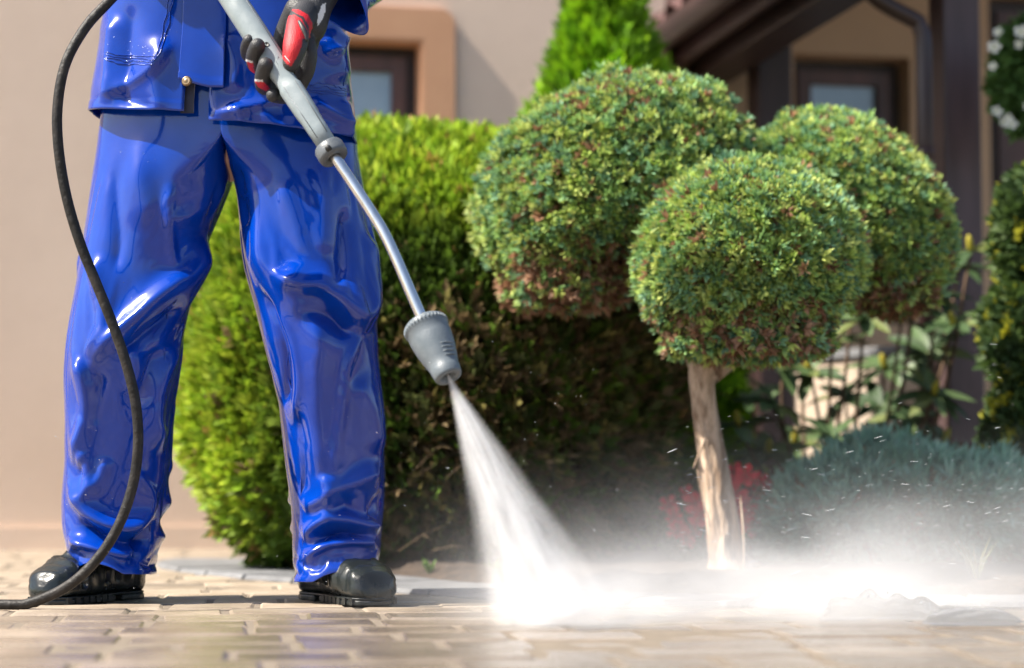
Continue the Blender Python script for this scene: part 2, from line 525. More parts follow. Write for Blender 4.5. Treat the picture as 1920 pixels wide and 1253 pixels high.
def window(ul, ur_, zb, zt_, v0, name_surround, band, house_, bw, mfr=None):
    w = None
    if band:
        rr = 0.05
        def rrect(a, b, c, d, r, n=6):
            pts = []
            for (cx, cz, a0) in ((b - r, d - r, 0), (a + r, d - r, 90), (a + r, c + r, 180), (b - r, c + r, 270)):
                for i in range(n + 1):
                    t = math.radians(a0 + 90 * i / n)
                    pts.append((cx + r * math.cos(t), cz + r * math.sin(t)))
            return pts
        A = rrect(ul - bw, ur_ + bw, zb - bw, zt_ + bw, rr)
        B = rrect(ul, ur_, zb, zt_, 0.003)
        n = len(A); Vw = []
        for v in (v0 - 0.022, v0 - 0.002):
            Vw += [H(a, v, z) for a, z in A] + [H(a, v, z) for a, z in B]
        Fw = []
        for i in range(n):
            j = (i + 1) % n
            Fw += [(i, j, n + j, n + i), (2*n + i, 2*n + j, j, i), (n + i, n + j, 3*n + j, 3*n + i)]
        # lined reveal
        obj('window_surround', np.array(Vw), Fw, M['plaster_tan'], house_, smooth=False)
        rv = merge([hbox(ul + .001, ul + .008, v0 - .02, v0 + .16, zb + .002, zt_ - .002), hbox(ur_ - .008, ur_ - .001, v0 - .02, v0 + .16, zb + .002, zt_ - .002),
                    hbox(ul + .009, ur_ - .009, v0 - .02, v0 + .16, zt_ - .008, zt_ - .001)])
        obj('reveal', *rv, M['plaster_tan'], house_, smooth=False)
    d0, d1 = v0 + 0.10, v0 + 0.17
    t = 0.042
    win = obj('window', *merge([hbox(ul + .009, ul + t, d0, d1, zb + .004, zt_ - .009), hbox(ur_ - t, ur_ - .009, d0, d1, zb + .004, zt_ - .009),
                                hbox(ul + t, ur_ - t, d0 + .001, d1, zt_ - t, zt_ - .010), hbox(ul + t, ur_ - t, d0 + .001, d1, zb + .004, zb + t)]), M['frame_dark'], house_, smooth=False)
    s = 0.048
    a, b, c, d = ul + t + .003, ur_ - t - .003, zb + t + .003, zt_ - t - .003
    obj('sash', *merge([hbox(a, a + s, d0 - .018, d1 - .01, c, d), hbox(b - s, b, d0 - .018, d1 - .01, c, d), hbox(a + s, b - s, d0 - .017, d1 - .01, d - s, d), hbox(a + s, b - s, d0 - .017, d1 - .01, c, c + s)]), M['frame_wood'], win, smooth=False)
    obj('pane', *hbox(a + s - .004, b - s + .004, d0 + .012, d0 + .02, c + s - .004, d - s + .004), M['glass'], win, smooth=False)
    return win
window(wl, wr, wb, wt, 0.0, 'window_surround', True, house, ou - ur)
# window sill below (behind the hedge)
obj('sill', *hbox(wl - .05, wr + .05, -0.05, 0.10, wb - 0.045, wb - 0.001), M['plaster_tan'], house, smooth=False)

# porch part of the house: wall set back, with its own window and door
VB = 0.22
pul, _ = wall_at(1490, 300, VB); pur, pzt = wall_at(1706, 108, VB)
uend = 4.2
dul, _ = wall_at(1858, 300, VB); dur = dul + 0.85
pzb = 0.78
obj('porch_wall', *merge([hbox(ucorner - .1, pul, VB, VB + .3, -.05, ZTOP), hbox(pul, pur, VB, VB + .3, -.05, pzb), hbox(pul, pur, VB, VB + .3, pzt, ZTOP),
                          hbox(pur, dul, VB, VB + .3, -.05, ZTOP), hbox(dul, dur, VB, VB + .3, 2.0, ZTOP), hbox(dur, uend, VB, VB + .3, -.05, ZTOP)]), M['plaster_shaded'], house, smooth=False)
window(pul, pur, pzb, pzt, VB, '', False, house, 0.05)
door = obj('door', *hbox(dul + .004, dur - .004, VB + .06, VB + .12, .02, 1.995), M['frame_dark'], house, smooth=False)
for k in range(5):
    a = dul + .05 + k * (dur - dul - .1) / 5
    obj('door_board', *hbox(a + .004, a + (dur - dul - .1) / 5 - .004, VB + .045, VB + .058, .06, 1.95), M['frame_wood'], door, smooth=False)
obj('door_handle', *tube([H(dul + .10, VB + .04, 1.0), H(dul + .10, VB + .0, 1.0), H(dul + .2, VB - .005, 1.0)], .01, 8), M['metal_brown'], door)

# porch: roof on posts that comes forward from the house, eave and gutter along its left side
A3 = P(1298, 46, 7.15)
zE = A3[2]
du, dv = (A3[:2] - O2) @ wu, (A3[:2] - O2) @ wv
dvB = dv - 1.45                               # front end of the eave
porch = thing('porch', H(du + .8, dv - .6, 0), 'dark brown timber porch with tiled roof at the house corner', 'porch')
pitch = math.tan(math.radians(24))
def R3(a, b, lift=0.0):                       # a metres up from the eave along u, b along the eave (v)
    return H(du + a, b, zE + a * pitch + lift)
Vr = [R3(a, b, l) for l in (0.0, 0.03) for a in (0.0, 2.6) for b in (VB, dvB)]
obj('roof_boarding', np.array(Vr), [(0, 1, 3, 2), (4, 6, 7, 5), (0, 4, 5, 1), (2, 3, 7, 6), (0, 2, 6, 4), (1, 5, 7, 3)], M['dark_wood'], porch, smooth=False)
# tiles
TW, TL = 0.21, 0.30
nt_ = 9
def tile_mesh():
    Vt, Ft = [], []
    n = 8
    for k, (a, lift) in enumerate(((-0.04, .0), (TL + .02, -.012))):
        for i in range(n + 1):
            b = TW * i / n
            h = 0.038 + 0.022 * math.cos(2 * math.pi * i / n) + lift
            Vt += [(a, b, h + .012), (a, b, h)]
    for i in range(n):
        p = 2 * i; q = 2 * (n + 1) + 2 * i
        Ft += [(p, p + 2, q + 2, q), (p + 1, q + 1, q + 3, p + 3), (p, p + 1, p + 3, p + 2)]
    return np.array(Vt), Ft
tv, tf = tile_mesh()
tme = None
for r in range(5):
    for k in range(nt_):
        b0 = VB - 0.02 - k * TW
        if b0 - TW < dvB - .12: break
        o = bpy.data.objects.new('roof_tile', tme) if tme else None
        e_u = np.array([wu[0], wu[1], pitch]); e_u /= np.linalg.norm(e_u)
        e_v = np.array([-wv[0], -wv[1], 0])
        e_n = np.cross(e_v, e_u); e_n = e_n if e_n[2] > 0 else -e_n
        if o is None:
            tme = mesh_from('roof_tile', tv, tf); tme.materials.append(M['roof_tile'])
            o = bpy.data.objects.new('roof_tile', tme)
        scene.collection.objects.link(o); o.parent = porch
        o.matrix_parent_inverse = PINV[porch.name]
        p0 = R3(-0.05 + r * TL * 0.91, b0, 0.022 + random.uniform(0, .004))
        mw = Matrix(((e_u[0], e_v[0], e_n[0], p0[0]), (e_u[1], e_v[1], e_n[1], p0[1]), (e_u[2], e_v[2], e_n[2], p0[2]), (0, 0, 0, 1)))
        o.matrix_basis = mw
# gutter: half-round trough under the tile edge
def gut(b):
    c = H(du - 0.075, b, zE - 0.015)
    out = []
    for i in range(11):
        t = math.pi + math.pi * i / 10
        out.append(c + np.array([wu[0], wu[1], 0]) * 0.058 * math.cos(t) + np.array([0, 0, 0.058 * math.sin(t)]))
    for i in range(11):
        t = 2 * math.pi - math.pi * i / 10
        out.append(c + np.array([wu[0], wu[1], 0]) * 0.052 * math.cos(t) + np.array([0, 0, 0.052 * math.sin(t)]))
    return out
g0, g1 = gut(VB - .06), gut(dvB)
n = len(g0)
obj('gutter', np.array(g0 + g1), [(i, (i+1) % n, n + (i+1) % n, n + i) for i in range(n)] + [tuple(range(11))[::-1], tuple(range(n, n + 11))], M['metal_brown'], porch, smooth=False)
bevel(obj('fascia', *hbox(du - .012, du + .02, dvB, VB - .03, zE - .11, zE + .02), M['metal_brown'], porch, smooth=False), .004)
bevel(obj('eave_beam', *hbox(du + .08, du + .22, dvB + .05, VB - .01, zE - .14, zE - .005), M['dark_wood'], porch, smooth=False), .006)

def at_uv(px, Y):
    p = np.array([(px - 960) / F * Y, Y]) - O2
    return p @ wu, p @ wv
def post(px0, px1, Y, zt_, m, w):
    a, b = at_uv((px0 + px1) / 2, Y)
    return bevel(obj('post', *hbox(a - w/2, a + w/2, b - w/2, b + w/2, 0.0, zt_), m, porch, smooth=False), .008)
post(1405, 1490, 7.35, zE + .02, M['dark_wood'], .125)
post(1752, 1845, 6.2, zE + .25, M['post_paint'], .115)
a, b = at_uv(1800, 6.2)
bevel(obj('cross_beam', *hbox(du + .225, a + 1.2, b - .05, b + .05, zE + .255, zE + .37), M['dark_wood'], porch, smooth=False), .006)
bevel(obj('tie_beam', *hbox(a - .05, a + .05, b + .06, VB - .01, zE + .10, zE + .24), M['dark_wood'], porch, smooth=False), .006)
# downpipe from the gutter end round to the post
q0 = P(1600, -60, 6.05); q1 = P(1642, -4, 6.06); q2 = P(1722, 42, 6.1); q3 = P(1731, 75, 6.1); q4 = np.array([q3[0], q3[1], 0.05])
path = np.vstack([catmull([q0, q1, q2], 14), catmull([q2 + (q3 - q2) * .3, q3, q3 - np.array([0, 0, .15])], 6), [q4]])
obj('downpipe', *tube(path, 0.0245, 14), M['metal_brown'], porch)
for zz in (0.35, 1.15):
    obj('pipe_clip', *lathe([q3[0], q3[1], zz], [q3[0], q3[1], zz + .03], [(0, .026), (0, .029), (1, .029), (1, .026)], 16), M['metal_brown'], porch)
# low plastered porch wall between the posts
a0, b0 = at_uv(1492, 6.9); a1, b1 = at_uv(1742, 6.35)
pw0 = H(a0, b0, 0); pw1 = H(a1, b1, 0)
d_ = (pw1 - pw0); d_ /= np.linalg.norm(d_); nn = np.array([-d_[1], d_[0], 0]) * .1
z_ = np.array([0, 0, 0.60])
pwl = thing('garden_wall', pw0, 'low beige plastered wall behind the broad leaved shrub', 'wall')
Vq = [pw0, pw1, pw1 + nn, pw0 + nn]
bevel(obj('wall_body', np.array(Vq + [p + z_ for p in Vq]), [(0,3,2,1),(4,5,6,7),(0,1,5,4),(1,2,6,5),(2,3,7,6),(3,0,4,7)], M['garden_plaster'], pwl, smooth=False), .006)
zc = np.array([0, 0, 0.03]); e1 = -nn * .15
Vq = [pw0 + z_ + e1, pw1 + z_ + e1, pw1 + z_ + nn * 1.15, pw0 + z_ + nn * 1.15]
Vq = [p + np.array([0, 0, .002]) for p in Vq]
bevel(obj('coping', np.array(Vq + [p + zc for p in Vq]), [(0,3,2,1),(4,5,6,7),(0,1,5,4),(1,2,6,5),(2,3,7,6),(3,0,4,7)], M['kerb'], pwl, smooth=False), .005)

# ================================================================== PLANTS
M['leaf'] = leaf_mat('foliage', .55, .28)
M['leaf_gloss'] = leaf_mat('glossy_foliage', 0.5, 0.15, 0.35)
M['bark'] = mat('bark', (0.26, 0.17, 0.11), (0.66, 0.50, 0.37), 0.85, 10.0, 6, bump=0.9, bump_scale=22, stretch=(5, 5, 0.7), ramp=(0.38, 0.62))
M['twig'] = mat('twig', (0.07, 0.04, 0.025), (0.16, 0.10, 0.06), 0.9, 20.0)
M['core'] = mat('crown_inside', (0.03, 0.022, 0.012), (0.09, 0.05, 0.03), 0.95, 20.0, bump=1.0, bump_scale=60)

def rand_unit(n):
    v = rng.normal(size=(n, 3)); return v / np.linalg.norm(v, axis=1)[:, None]

def blade(L, W, bend=0.15, base=0.0):
    # one leaf blade along +Z, four corners
    return np.array([(0, 0, base), (W, bend*L*.3, base + L*.45), (0, bend*L, base + L), (-W, bend*L*.3, base + L*.45)])

def rotm(ax, a):
    return np.array(Matrix.Rotation(a, 3, Vector(ax)))

def tuft(n, L, W, spread, seed):
    r = np.random.default_rng(seed)
    V, Fc, T = [], [], []
    for i in range(n):
        a = 2*math.pi*i/n + r.uniform(-.4, .4)
        s = 0.0 if i == 0 else spread * r.uniform(.6, 1.2)
        b = blade(L * r.uniform(.7, 1.15), W * r.uniform(.8, 1.2))
        b = b @ rotm((0, 0, 1), r.uniform(0, 6.3)).T @ rotm((1, 0, 0), s).T @ rotm((0, 0, 1), a).T
        V.append(b); Fc.append([4*i, 4*i+1, 4*i+2, 4*i+3]); T += [0, .5, 1, .5]
    return np.concatenate(V), np.array(Fc), np.array(T)

def fan(n, L, W, spread, seed):
    # flat spray of scale foliage with side fingers
    r = np.random.default_rng(seed)
    V, Fc, T = [], [], []
    for i in range(n):
        t = i / (n - 1)
        side = (-1) ** i
        a = side * spread * (1 - .6*t) * r.uniform(.8, 1.2) if i < n - 1 else 0
        ll = L * (0.55 if i < n - 1 else .6) * r.uniform(.8, 1.2)
        b = blade(ll, W * r.uniform(.8, 1.2), r.uniform(-.15, .25)) @ rotm((0, 0, 1), r.uniform(-.5, .5)).T @ rotm((0, 1, 0), a).T
        b[:, 2] += L * .5 * t
        V.append(b); Fc.append([4*i, 4*i+1, 4*i+2, 4*i+3]); T += [.3*t, .3*t+.35, .3*t+.7, .3*t+.35]
    return np.concatenate(V), np.array(Fc), np.array(T)

def frames(axis):
    z = axis / np.linalg.norm(axis, axis=1)[:, None]
    r = rand_unit(len(z))
    x = np.cross(r, z); x /= np.linalg.norm(x, axis=1)[:, None] + 1e-9
    y = np.cross(z, x)
    return np.stack([x, y, z], -1)          # columns

def scatter(templates, pos, axis, size, col, tipcol):
    Vs, Fs, Cs, n0 = [], [], [], 0
    which = rng.integers(0, len(templates), len(pos))
    Rm = frames(axis)
    for k, (tv, tf, tt) in enumerate(templates):
        idx = np.where(which == k)[0]
        if not len(idx): continue
        v = np.einsum('nij,mj->nmi', Rm[idx], tv) * size[idx][:, None, None] + pos[idx][:, None, :]
        m = len(tv)
        f = tf[None] + (np.arange(len(idx)) * m)[:, None, None] + n0
        c = col[idx][:, None, :] * (1 - tt[None, :, None]) + tipcol[idx][:, None, :] * tt[None, :, None]
        Vs.append(v.reshape(-1, 3)); Fs.append(f.reshape(-1, tf.shape[1])); Cs.append(c.reshape(-1, 3)); n0 += len(idx) * m
    return np.concatenate(Vs), np.concatenate(Fs), np.concatenate(Cs)

class Lumps:
    """smooth bumpy function on directions / positions"""
    def __init__(s, n, freq, seed):
        r = np.random.default_rng(seed)
        s.k = r.normal(size=(n, 3)) * freq; s.p = r.uniform(0, 6.3, n)
    def __call__(s, x):
        return np.sin(x @ s.k.T + s.p).mean(1) * 1.6

def palette(n, cols, w):
    c = np.array(cols)[rng.choice(len(cols), n, p=np.array(w)/sum(w))]
    return c * rng.uniform(.75, 1.25, (n, 1))

def crown_ball(center, rad, R, n, templates, size, cols, w, tips, brown, seed, depth=0.12, lump=0.05, up=0.35, cut=None, stray=0.5, flat=1.0):
    """bumpy ellipsoid clothed in shoots. rad: semi axes, R: 3x3 rotation, brown(dirw, posw)-> chance of dead shoot"""
    d = rand_unit(n)
    l1, l2 = Lumps(10, 2.6, seed), Lumps(12, 7.0, seed + 1)
    rr = 1 + lump * l1(d) + lump * .7 * l2(d)
    rr *= 1 - np.abs(rng.normal(0, depth * .5, n)) + (rng.random(n) < .12) * rng.uniform(0, .09, n)
    lowr = np.where(d[:, 2] < 0, 1 - (1 - flat) * sstep(.2, 1, -d[:, 2]), 1.0) * (1 + .04 * (flat < 1) * sstep(.15, -.35, d[:, 2]) * sstep(-1, -.5, d[:, 2]))
    rr = rr * lowr
    loc = d * rad * rr[:, None]
    nrm = d / rad; nrm /= np.linalg.norm(nrm, axis=1)[:, None]
    pos = loc @ R.T + center; nrm = nrm @ R.T
    ok = pos[:, 2] > 0.02
    if cut is not None: ok &= cut(pos, d)
    pos, nrm = pos[ok], nrm[ok]; n = len(pos)
    ax = nrm + np.array([0, 0, up]) + rand_unit(n) * stray
    c = palette(n, cols, w); t = palette(n, tips, [1] * len(tips))
    p = brown(nrm, pos)
    dead = rng.random(n) < p
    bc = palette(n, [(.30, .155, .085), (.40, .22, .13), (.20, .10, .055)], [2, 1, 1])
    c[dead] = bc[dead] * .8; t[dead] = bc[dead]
    return scatter(templates, pos, ax, size * rng.uniform(.55, 1.5, n), c, t)

def core_ball(center, rad, R, seed, shrink=0.86):
    v, f = sphere((0, 0, 0), 1.0, 28, 18)
    l1 = Lumps(10, 2.6, seed); l2 = Lumps(12, 9.0, seed+5)
    rr = shrink * (1 + .05 * l1(v) + .05 * l2(v))
    return (v * rr[:, None] * rad) @ R.T + center, f

# ------------------------------------------------------------------ cloud-pruned juniper
def rotY(deg):                               # turn in the picture plane, anticlockwise seen from the camera
    return np.array(Matrix.Rotation(-math.radians(deg), 3, 'Y'))
jun_cols = [(.11, .20, .07), (.075, .18, .10), (.19, .29, .065), (.05, .13, .095), (.28, .36, .075)]
jun_tips = [(.46, .60, .13), (.29, .48, .16), (.24, .43, .25), (.60, .66, .17)]
jt = [tuft(7, .0195, .0036, .75, 20 + k) for k in range(6)]
base = G(1368, 1088)
topiary = thing('topiary_juniper', (base[0], base[1], 0), 'cloud-pruned juniper with three clipped round crowns on a pale stripped trunk', 'tree')
lum_b = Lumps(14, 9.0, 55)
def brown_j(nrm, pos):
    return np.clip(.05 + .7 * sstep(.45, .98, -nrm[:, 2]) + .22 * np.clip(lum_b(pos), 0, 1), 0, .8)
balls = [((1150, 350), (272, 204), 27, 4.88, 21000, 3), ((1590, 396), (222, 160), -45, 5.0, 16000, 4), ((1402, 478), (214, 186), 0, 4.60, 20000, 5)]
crown_c = []
for (cpx, cpy), (ra, rb), rot, Y, n, sd in balls:
    c = P(cpx, cpy, Y); s = Y / F
    rad = np.array([ra * s, min(ra, rb) * s * 1.05, rb * s]); R = rotY(rot)
    crown_c.append((c, rad))
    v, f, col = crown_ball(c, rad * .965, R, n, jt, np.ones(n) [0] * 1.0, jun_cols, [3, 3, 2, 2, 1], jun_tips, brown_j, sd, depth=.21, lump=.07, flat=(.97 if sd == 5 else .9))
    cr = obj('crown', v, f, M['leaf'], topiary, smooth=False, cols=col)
    obj('crown_inside', *core_ball(c, rad * .965, R, sd), M['core'], cr)
# ragged dry skirts under the crowns
for bi, n, qm, zr in ((2, 2200, .74, (.80, .30)), (0, 1300, .72, (.66, .30)), (1, 900, .7, (.66, .30))):
    c, rad = crown_c[bi]
    ang = rng.uniform(0, 6.283, n); q = np.sqrt(rng.uniform(0, 1, n)) * qm
    shx = (-.34 if bi == 0 else (.30 if bi == 1 else 0)) * rad[0]
    rx = rad[0] * (.62 if bi < 2 else 1)
    pos = np.stack([c[0] + shx + np.cos(ang) * q * rx, c[1] + np.sin(ang) * q * rad[1], c[2] - rad[2] * (zr[0] + zr[1] * rng.random(n)) + rad[2] * .25 * q ** 2], 1)
    if bi < 2: pos[:, 2] -= rad[2] * .22
    ax = np.stack([np.cos(ang) * .6, np.sin(ang) * .6, np.full(n, -.3)], 1) + rand_unit(n) * .7
    cc = palette(n, jun_cols, [3, 3, 2, 2, 1]); tt = palette(n, jun_tips, [1] * 4)
    dead = rng.random(n) < (.4 if bi == 2 else .6)
    bc = palette(n, [(.36, .19, .11), (.46, .27, .17)], [1, 1]); cc[dead] = bc[dead] * .7; tt[dead] = bc[dead]
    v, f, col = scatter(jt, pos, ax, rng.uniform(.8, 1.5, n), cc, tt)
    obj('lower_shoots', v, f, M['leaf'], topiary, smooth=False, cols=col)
# trunk: fluted, stripped on one side
tp = catmull([P(1372, 1096, 4.80), P(1360, 1040, 4.80), P(1352, 960, 4.80), P(1335, 850, 4.79), P(1322, 760, 4.76), P(1318, 690, 4.73), P(1340, 600, 4.68), P(1390, 520, 4.63)], 60)
tr = np.interp(np.linspace(0, 1, 60), [0, .04, .12, .3, .5, .7, 1], [.088, .060, .042, .033, .0285, .027, .022])
tv, tf = tube(tp, tr, 24)
for i in range(60):
    for j in range(24):
        k = i * 24 + j
        a = 2 * math.pi * j / 24
        g = .12 * math.sin(3 * a + i * .10) + .07 * math.sin(7 * a - i * .16) + .05 * mnoise.noise(Vector((math.cos(a) * 3, math.sin(a) * 3, i * .22)))
        if i < 8: g += (.35 * (1 - i / 8)) * math.cos(4 * a + .5)
        tv[k] = tp[i] + (tv[k] - tp[i]) * (1 + g)
obj('trunk', tv, tf, M['bark'], topiary)
for a, b, c_ in (((1330, 720, 4.75), (1240, 560, 4.82), (1150, 420, 4.87)), ((1335, 700, 4.76), (1480, 580, 4.92), (1590, 450, 5.0))):
    obj('branch', *tube(catmull([P(*a), P(*b), P(*c_)], 16), np.linspace(.024, .014, 16), 10), M['bark'], topiary)
# peeling bark strips
for k, (x0, y0, x1, y1, yy) in enumerate(((1303, 690, 1352, 1010, 4.755), (1332, 990, 1306, 870, 4.75), (1395, 1085, 1388, 930, 4.765), (1300, 880, 1322, 820, 4.75))):
    p0, p1 = P(x0, y0, yy), P(x1, y1, yy)
    mid = (p0 + p1) / 2 + np.array([random.uniform(-.004, .004), -.006, 0])
    obj('bark_strip', *tube(catmull([p0, mid, p1], 10), np.array([.002] + [.005] * 8 + [.0015]), 6, flat=.4), M['bark'], topiary)

# ------------------------------------------------------------------ big clipped hedge bush
hb = G(800, 1074)
hedge = thing('hedge_bush', (hb[0], hb[1], 0), 'large rounded bright green hedge bush behind the worker, brown low on its right', 'bush')
HY = 5.45
hc = P(810, 678, HY); hs = HY / F
hrad = np.array([448 * hs, .48, 405 * hs])
ft = [fan(7, .050, .0056, .8, 40 + k) for k in range(6)]
nh = 42000
d = rand_unit(nh)
l1, l2, l3 = Lumps(10, 2.8, 71), Lumps(14, 7, 72), Lumps(16, 15, 73)
pw = 2.35
rad_d = (np.abs(d[:, 0]) ** pw + np.abs(d[:, 1]) ** pw + np.abs(d[:, 2]) ** np.where(d[:, 2] < 0, 3.0, 2.5)) ** (-1 / pw)
fl = 1 + .045 * l1(d) + .045 * l2(d) + .035 * l3(d)
inn = np.abs(rng.normal(0, .045, nh))
pos = d * (rad_d * fl * (1 - inn))[:, None] * hrad
pos[:, 2] = np.maximum(pos[:, 2], -hrad[2] * 1.25)
pos += hc
keep = (pos[:, 2] > .015) & (d[:, 1] < .55)
pos, dd, inn = pos[keep], d[keep], inn[keep]
n = len(pos)
ax = dd * .8 + np.array([0, 0, .55]) + rand_unit(n) * .5
# left and top painted lighter green, as the sun lights them; the right-hand low part is bare and brown
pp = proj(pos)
lit_green = np.clip(sstep(640, 380, pp[:, 0]) * sstep(1120, 900, pp[:, 1]) + sstep(.35, .75, dd[:, 2]) + .25 * sstep(560, 380, pp[:, 1]) + .35 * l2(dd * 1.3), 0, 1)
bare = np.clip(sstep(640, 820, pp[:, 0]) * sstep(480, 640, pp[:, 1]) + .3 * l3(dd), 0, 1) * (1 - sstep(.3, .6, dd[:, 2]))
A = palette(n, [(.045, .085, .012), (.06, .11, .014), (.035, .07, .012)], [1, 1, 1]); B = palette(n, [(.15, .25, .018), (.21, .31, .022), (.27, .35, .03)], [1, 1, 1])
c = A * (1 - lit_green[:, None]) + B * lit_green[:, None]
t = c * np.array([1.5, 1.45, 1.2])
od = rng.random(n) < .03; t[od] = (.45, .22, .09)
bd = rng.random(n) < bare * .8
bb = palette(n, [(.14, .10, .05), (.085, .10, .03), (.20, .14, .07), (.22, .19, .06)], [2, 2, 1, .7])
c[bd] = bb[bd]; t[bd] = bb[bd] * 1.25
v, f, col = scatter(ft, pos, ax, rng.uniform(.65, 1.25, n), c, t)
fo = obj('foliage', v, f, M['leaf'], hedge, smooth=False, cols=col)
cv, cf = sphere((0, 0, 0), 1.0, 40, 26)
crd = (np.abs(cv[:, 0]) ** pw + np.abs(cv[:, 1]) ** pw + np.abs(cv[:, 2]) ** np.where(cv[:, 2] < 0, 3.0, 2.5)) ** (-1 / pw)
cvv = cv * (crd * .89 * (1 + .045 * l1(cv) + .045 * l2(cv)))[:, None] * hrad + hc
cvv[:, 2] = np.maximum(cvv[:, 2], .005)
obj('twig_mass', cvv, cf, M['core'], hedge)
# bare twigs low on the right
tw = []
for k in range(70):
    x, y = random.uniform(720, 1300), random.uniform(640, 1060)
    p = P(x, y, HY - hrad[1] * math.sqrt(max(.05, 1 - ((x - 803) / 500) ** 2)) + .03)
    dr = np.array([random.uniform(-.3, 1), random.uniform(-.6, .1), random.uniform(-.3, .6)]); dr /= np.linalg.norm(dr)
    L_ = random.uniform(.05, .14)
    tw.append(tube([p, p + dr * L_ * .5 + np.array([0, 0, .008]), p + dr * L_], [.0013, .001, .0005], 5))
tag(obj('dry_twigs', *merge(tw), mat('dry_twig', (.10, .065, .035), (.17, .115, .065), .9, 20.), hedge), kind='stuff')

# ------------------------------------------------------------------ cone thuja behind
TY = 6.15; ts = TY / F
tb = np.array([(1150 - 960) * ts, TY, 0.0])
thuja = thing('thuja_cone', tb, 'tall pointed bright green thuja rising behind the clipped crowns', 'tree')
ztop = P(1130, -190, TY)[2]
n = 12500
hh = 1 - np.sqrt(rng.random(n)) * .985                    # more at the bottom
zz = hh * ztop
lt = Lumps(14, 9, 91); lt2 = Lumps(14, 22, 92)
an = rng.uniform(0, 6.283, n)
rr = np.interp(hh, [0, .1, .5, .68, .76, .85, .93, 1.0], [.34, .36, .27, .165, .10, .066, .035, .002])
pt = np.stack([np.cos(an), np.sin(an), hh * 3], 1)
rr = rr * (1 + .16 * lt(pt) + .10 * lt2(pt)) * (1 - np.abs(rng.normal(0, .09, n)))
lean = np.interp(hh, [0, .5, .8, 1], [0.02, -.01, -.025, -.03])
pos = np.stack([tb[0] + lean + np.cos(an) * rr, tb[1] + np.sin(an) * rr, zz], 1)
ok = pos[:, 2] > .02; pos, an, pt = pos[ok], an[ok], pt[ok]; n = len(pos)
ax = np.stack([np.cos(an) * .7, np.sin(an) * .7, np.full(n, .8)], 1) + rand_unit(n) * .4
c = palette(n, [(.10, .25, .010), (.16, .34, .012), (.06, .15, .010)], [1, 1, .6]); t = c * np.array([1.9, 1.55, 1.1])
v, f, col = scatter([fan(7, .075, .008, .7, 60 + k) for k in range(5)], pos, ax, rng.uniform(.7, 1.2, n), c, t)
obj('crown', v, f, M['leaf'], thuja, smooth=False, cols=col)
obj('trunk', *tube([tb, tb + np.array([0, 0, ztop * .5]), tb + np.array([-.03, 0, ztop * .95])], [.05, .035, .008], 10), M['bark'], thuja)
obj('crown_inside', *lathe(tb + np.array([0, 0, .02]), tb + np.array([-.03, 0, ztop * .96]), [(0, .26), (.1, .28), (.5, .20), (.68, .10), (.8, .04), (1, .003)], 20), M['core'], thuja)

# ------------------------------------------------------------------ broad leaved shrub (rhododendron) with yellow buds
RY = 5.75
rb = G(1560, 1057)
rhodo = thing('rhododendron_shrub', (rb[0], RY, 0), 'broad leaved evergreen shrub with yellow buds behind the right clipped crown', 'shrub')
def big_leaf(seed, L=.115, W=.02):
    r = np.random.default_rng(seed)
    V, Fc, C = [], [], []
    m = 6
    droop = r.uniform(.1, .5)
    for i in range(m + 1):
        t = i / m
        w = W * math.sin(math.pi * min(1, t * .93 + .07)) ** .7 * (1 if i < m else .1)
        x = L * t; z = -droop * L * t * t * .5
        V += [(x, -w, z + w * .35), (x, 0, z), (x, w, z + w * .35)]
        C += [.85, 1.15, .85]
    for i in range(m):
        a = 3 * i
        Fc += [(a, a+3, a+4, a+1), (a+1, a+4, a+5, a+2)]
    return np.array(V), np.array(Fc), np.array(C)
leaf_me = []
for k, base_c in enumerate(((.045, .08, .03), (.065, .11, .04), (.035, .065, .025), (.085, .13, .05), (.12, .145, .045))):
    v, f, c = big_leaf(k)
    me = mesh_from('leaf', v, f, True, np.array(base_c)[None] * c[:, None])
    me.materials.append(M['leaf_gloss']); leaf_me.append(me)
bv, bf = sphere((0, 0, .012), (.008, .008, .02), 8, 6)
bud_me = mesh_from('bud', bv, bf, True, np.tile((.42, .36, .045), (len(bv), 1))); bud_me.materials.append(M['leaf'])
stems = []
root = np.array([rb[0], RY + .05, 0.0])
whorls = [(1560, 640), (1620, 600), (1690, 600), (1760, 560), (1800, 500), (1740, 660), (1660, 690), (1585, 745), (1520, 700), (1455, 760), (1490, 830), (1560, 820), (1630, 830), (1700, 780), (1750, 740), (1690, 870),
          (1610, 890), (1535, 890), (1440, 850), (1420, 900), (1385, 800), (1370, 870), (1770, 830), (1650, 760), (1500, 620), (1600, 560), (1820, 470), (1720, 500), (1465, 690), (1400, 745), (1790, 610)]
wl_ct = 0
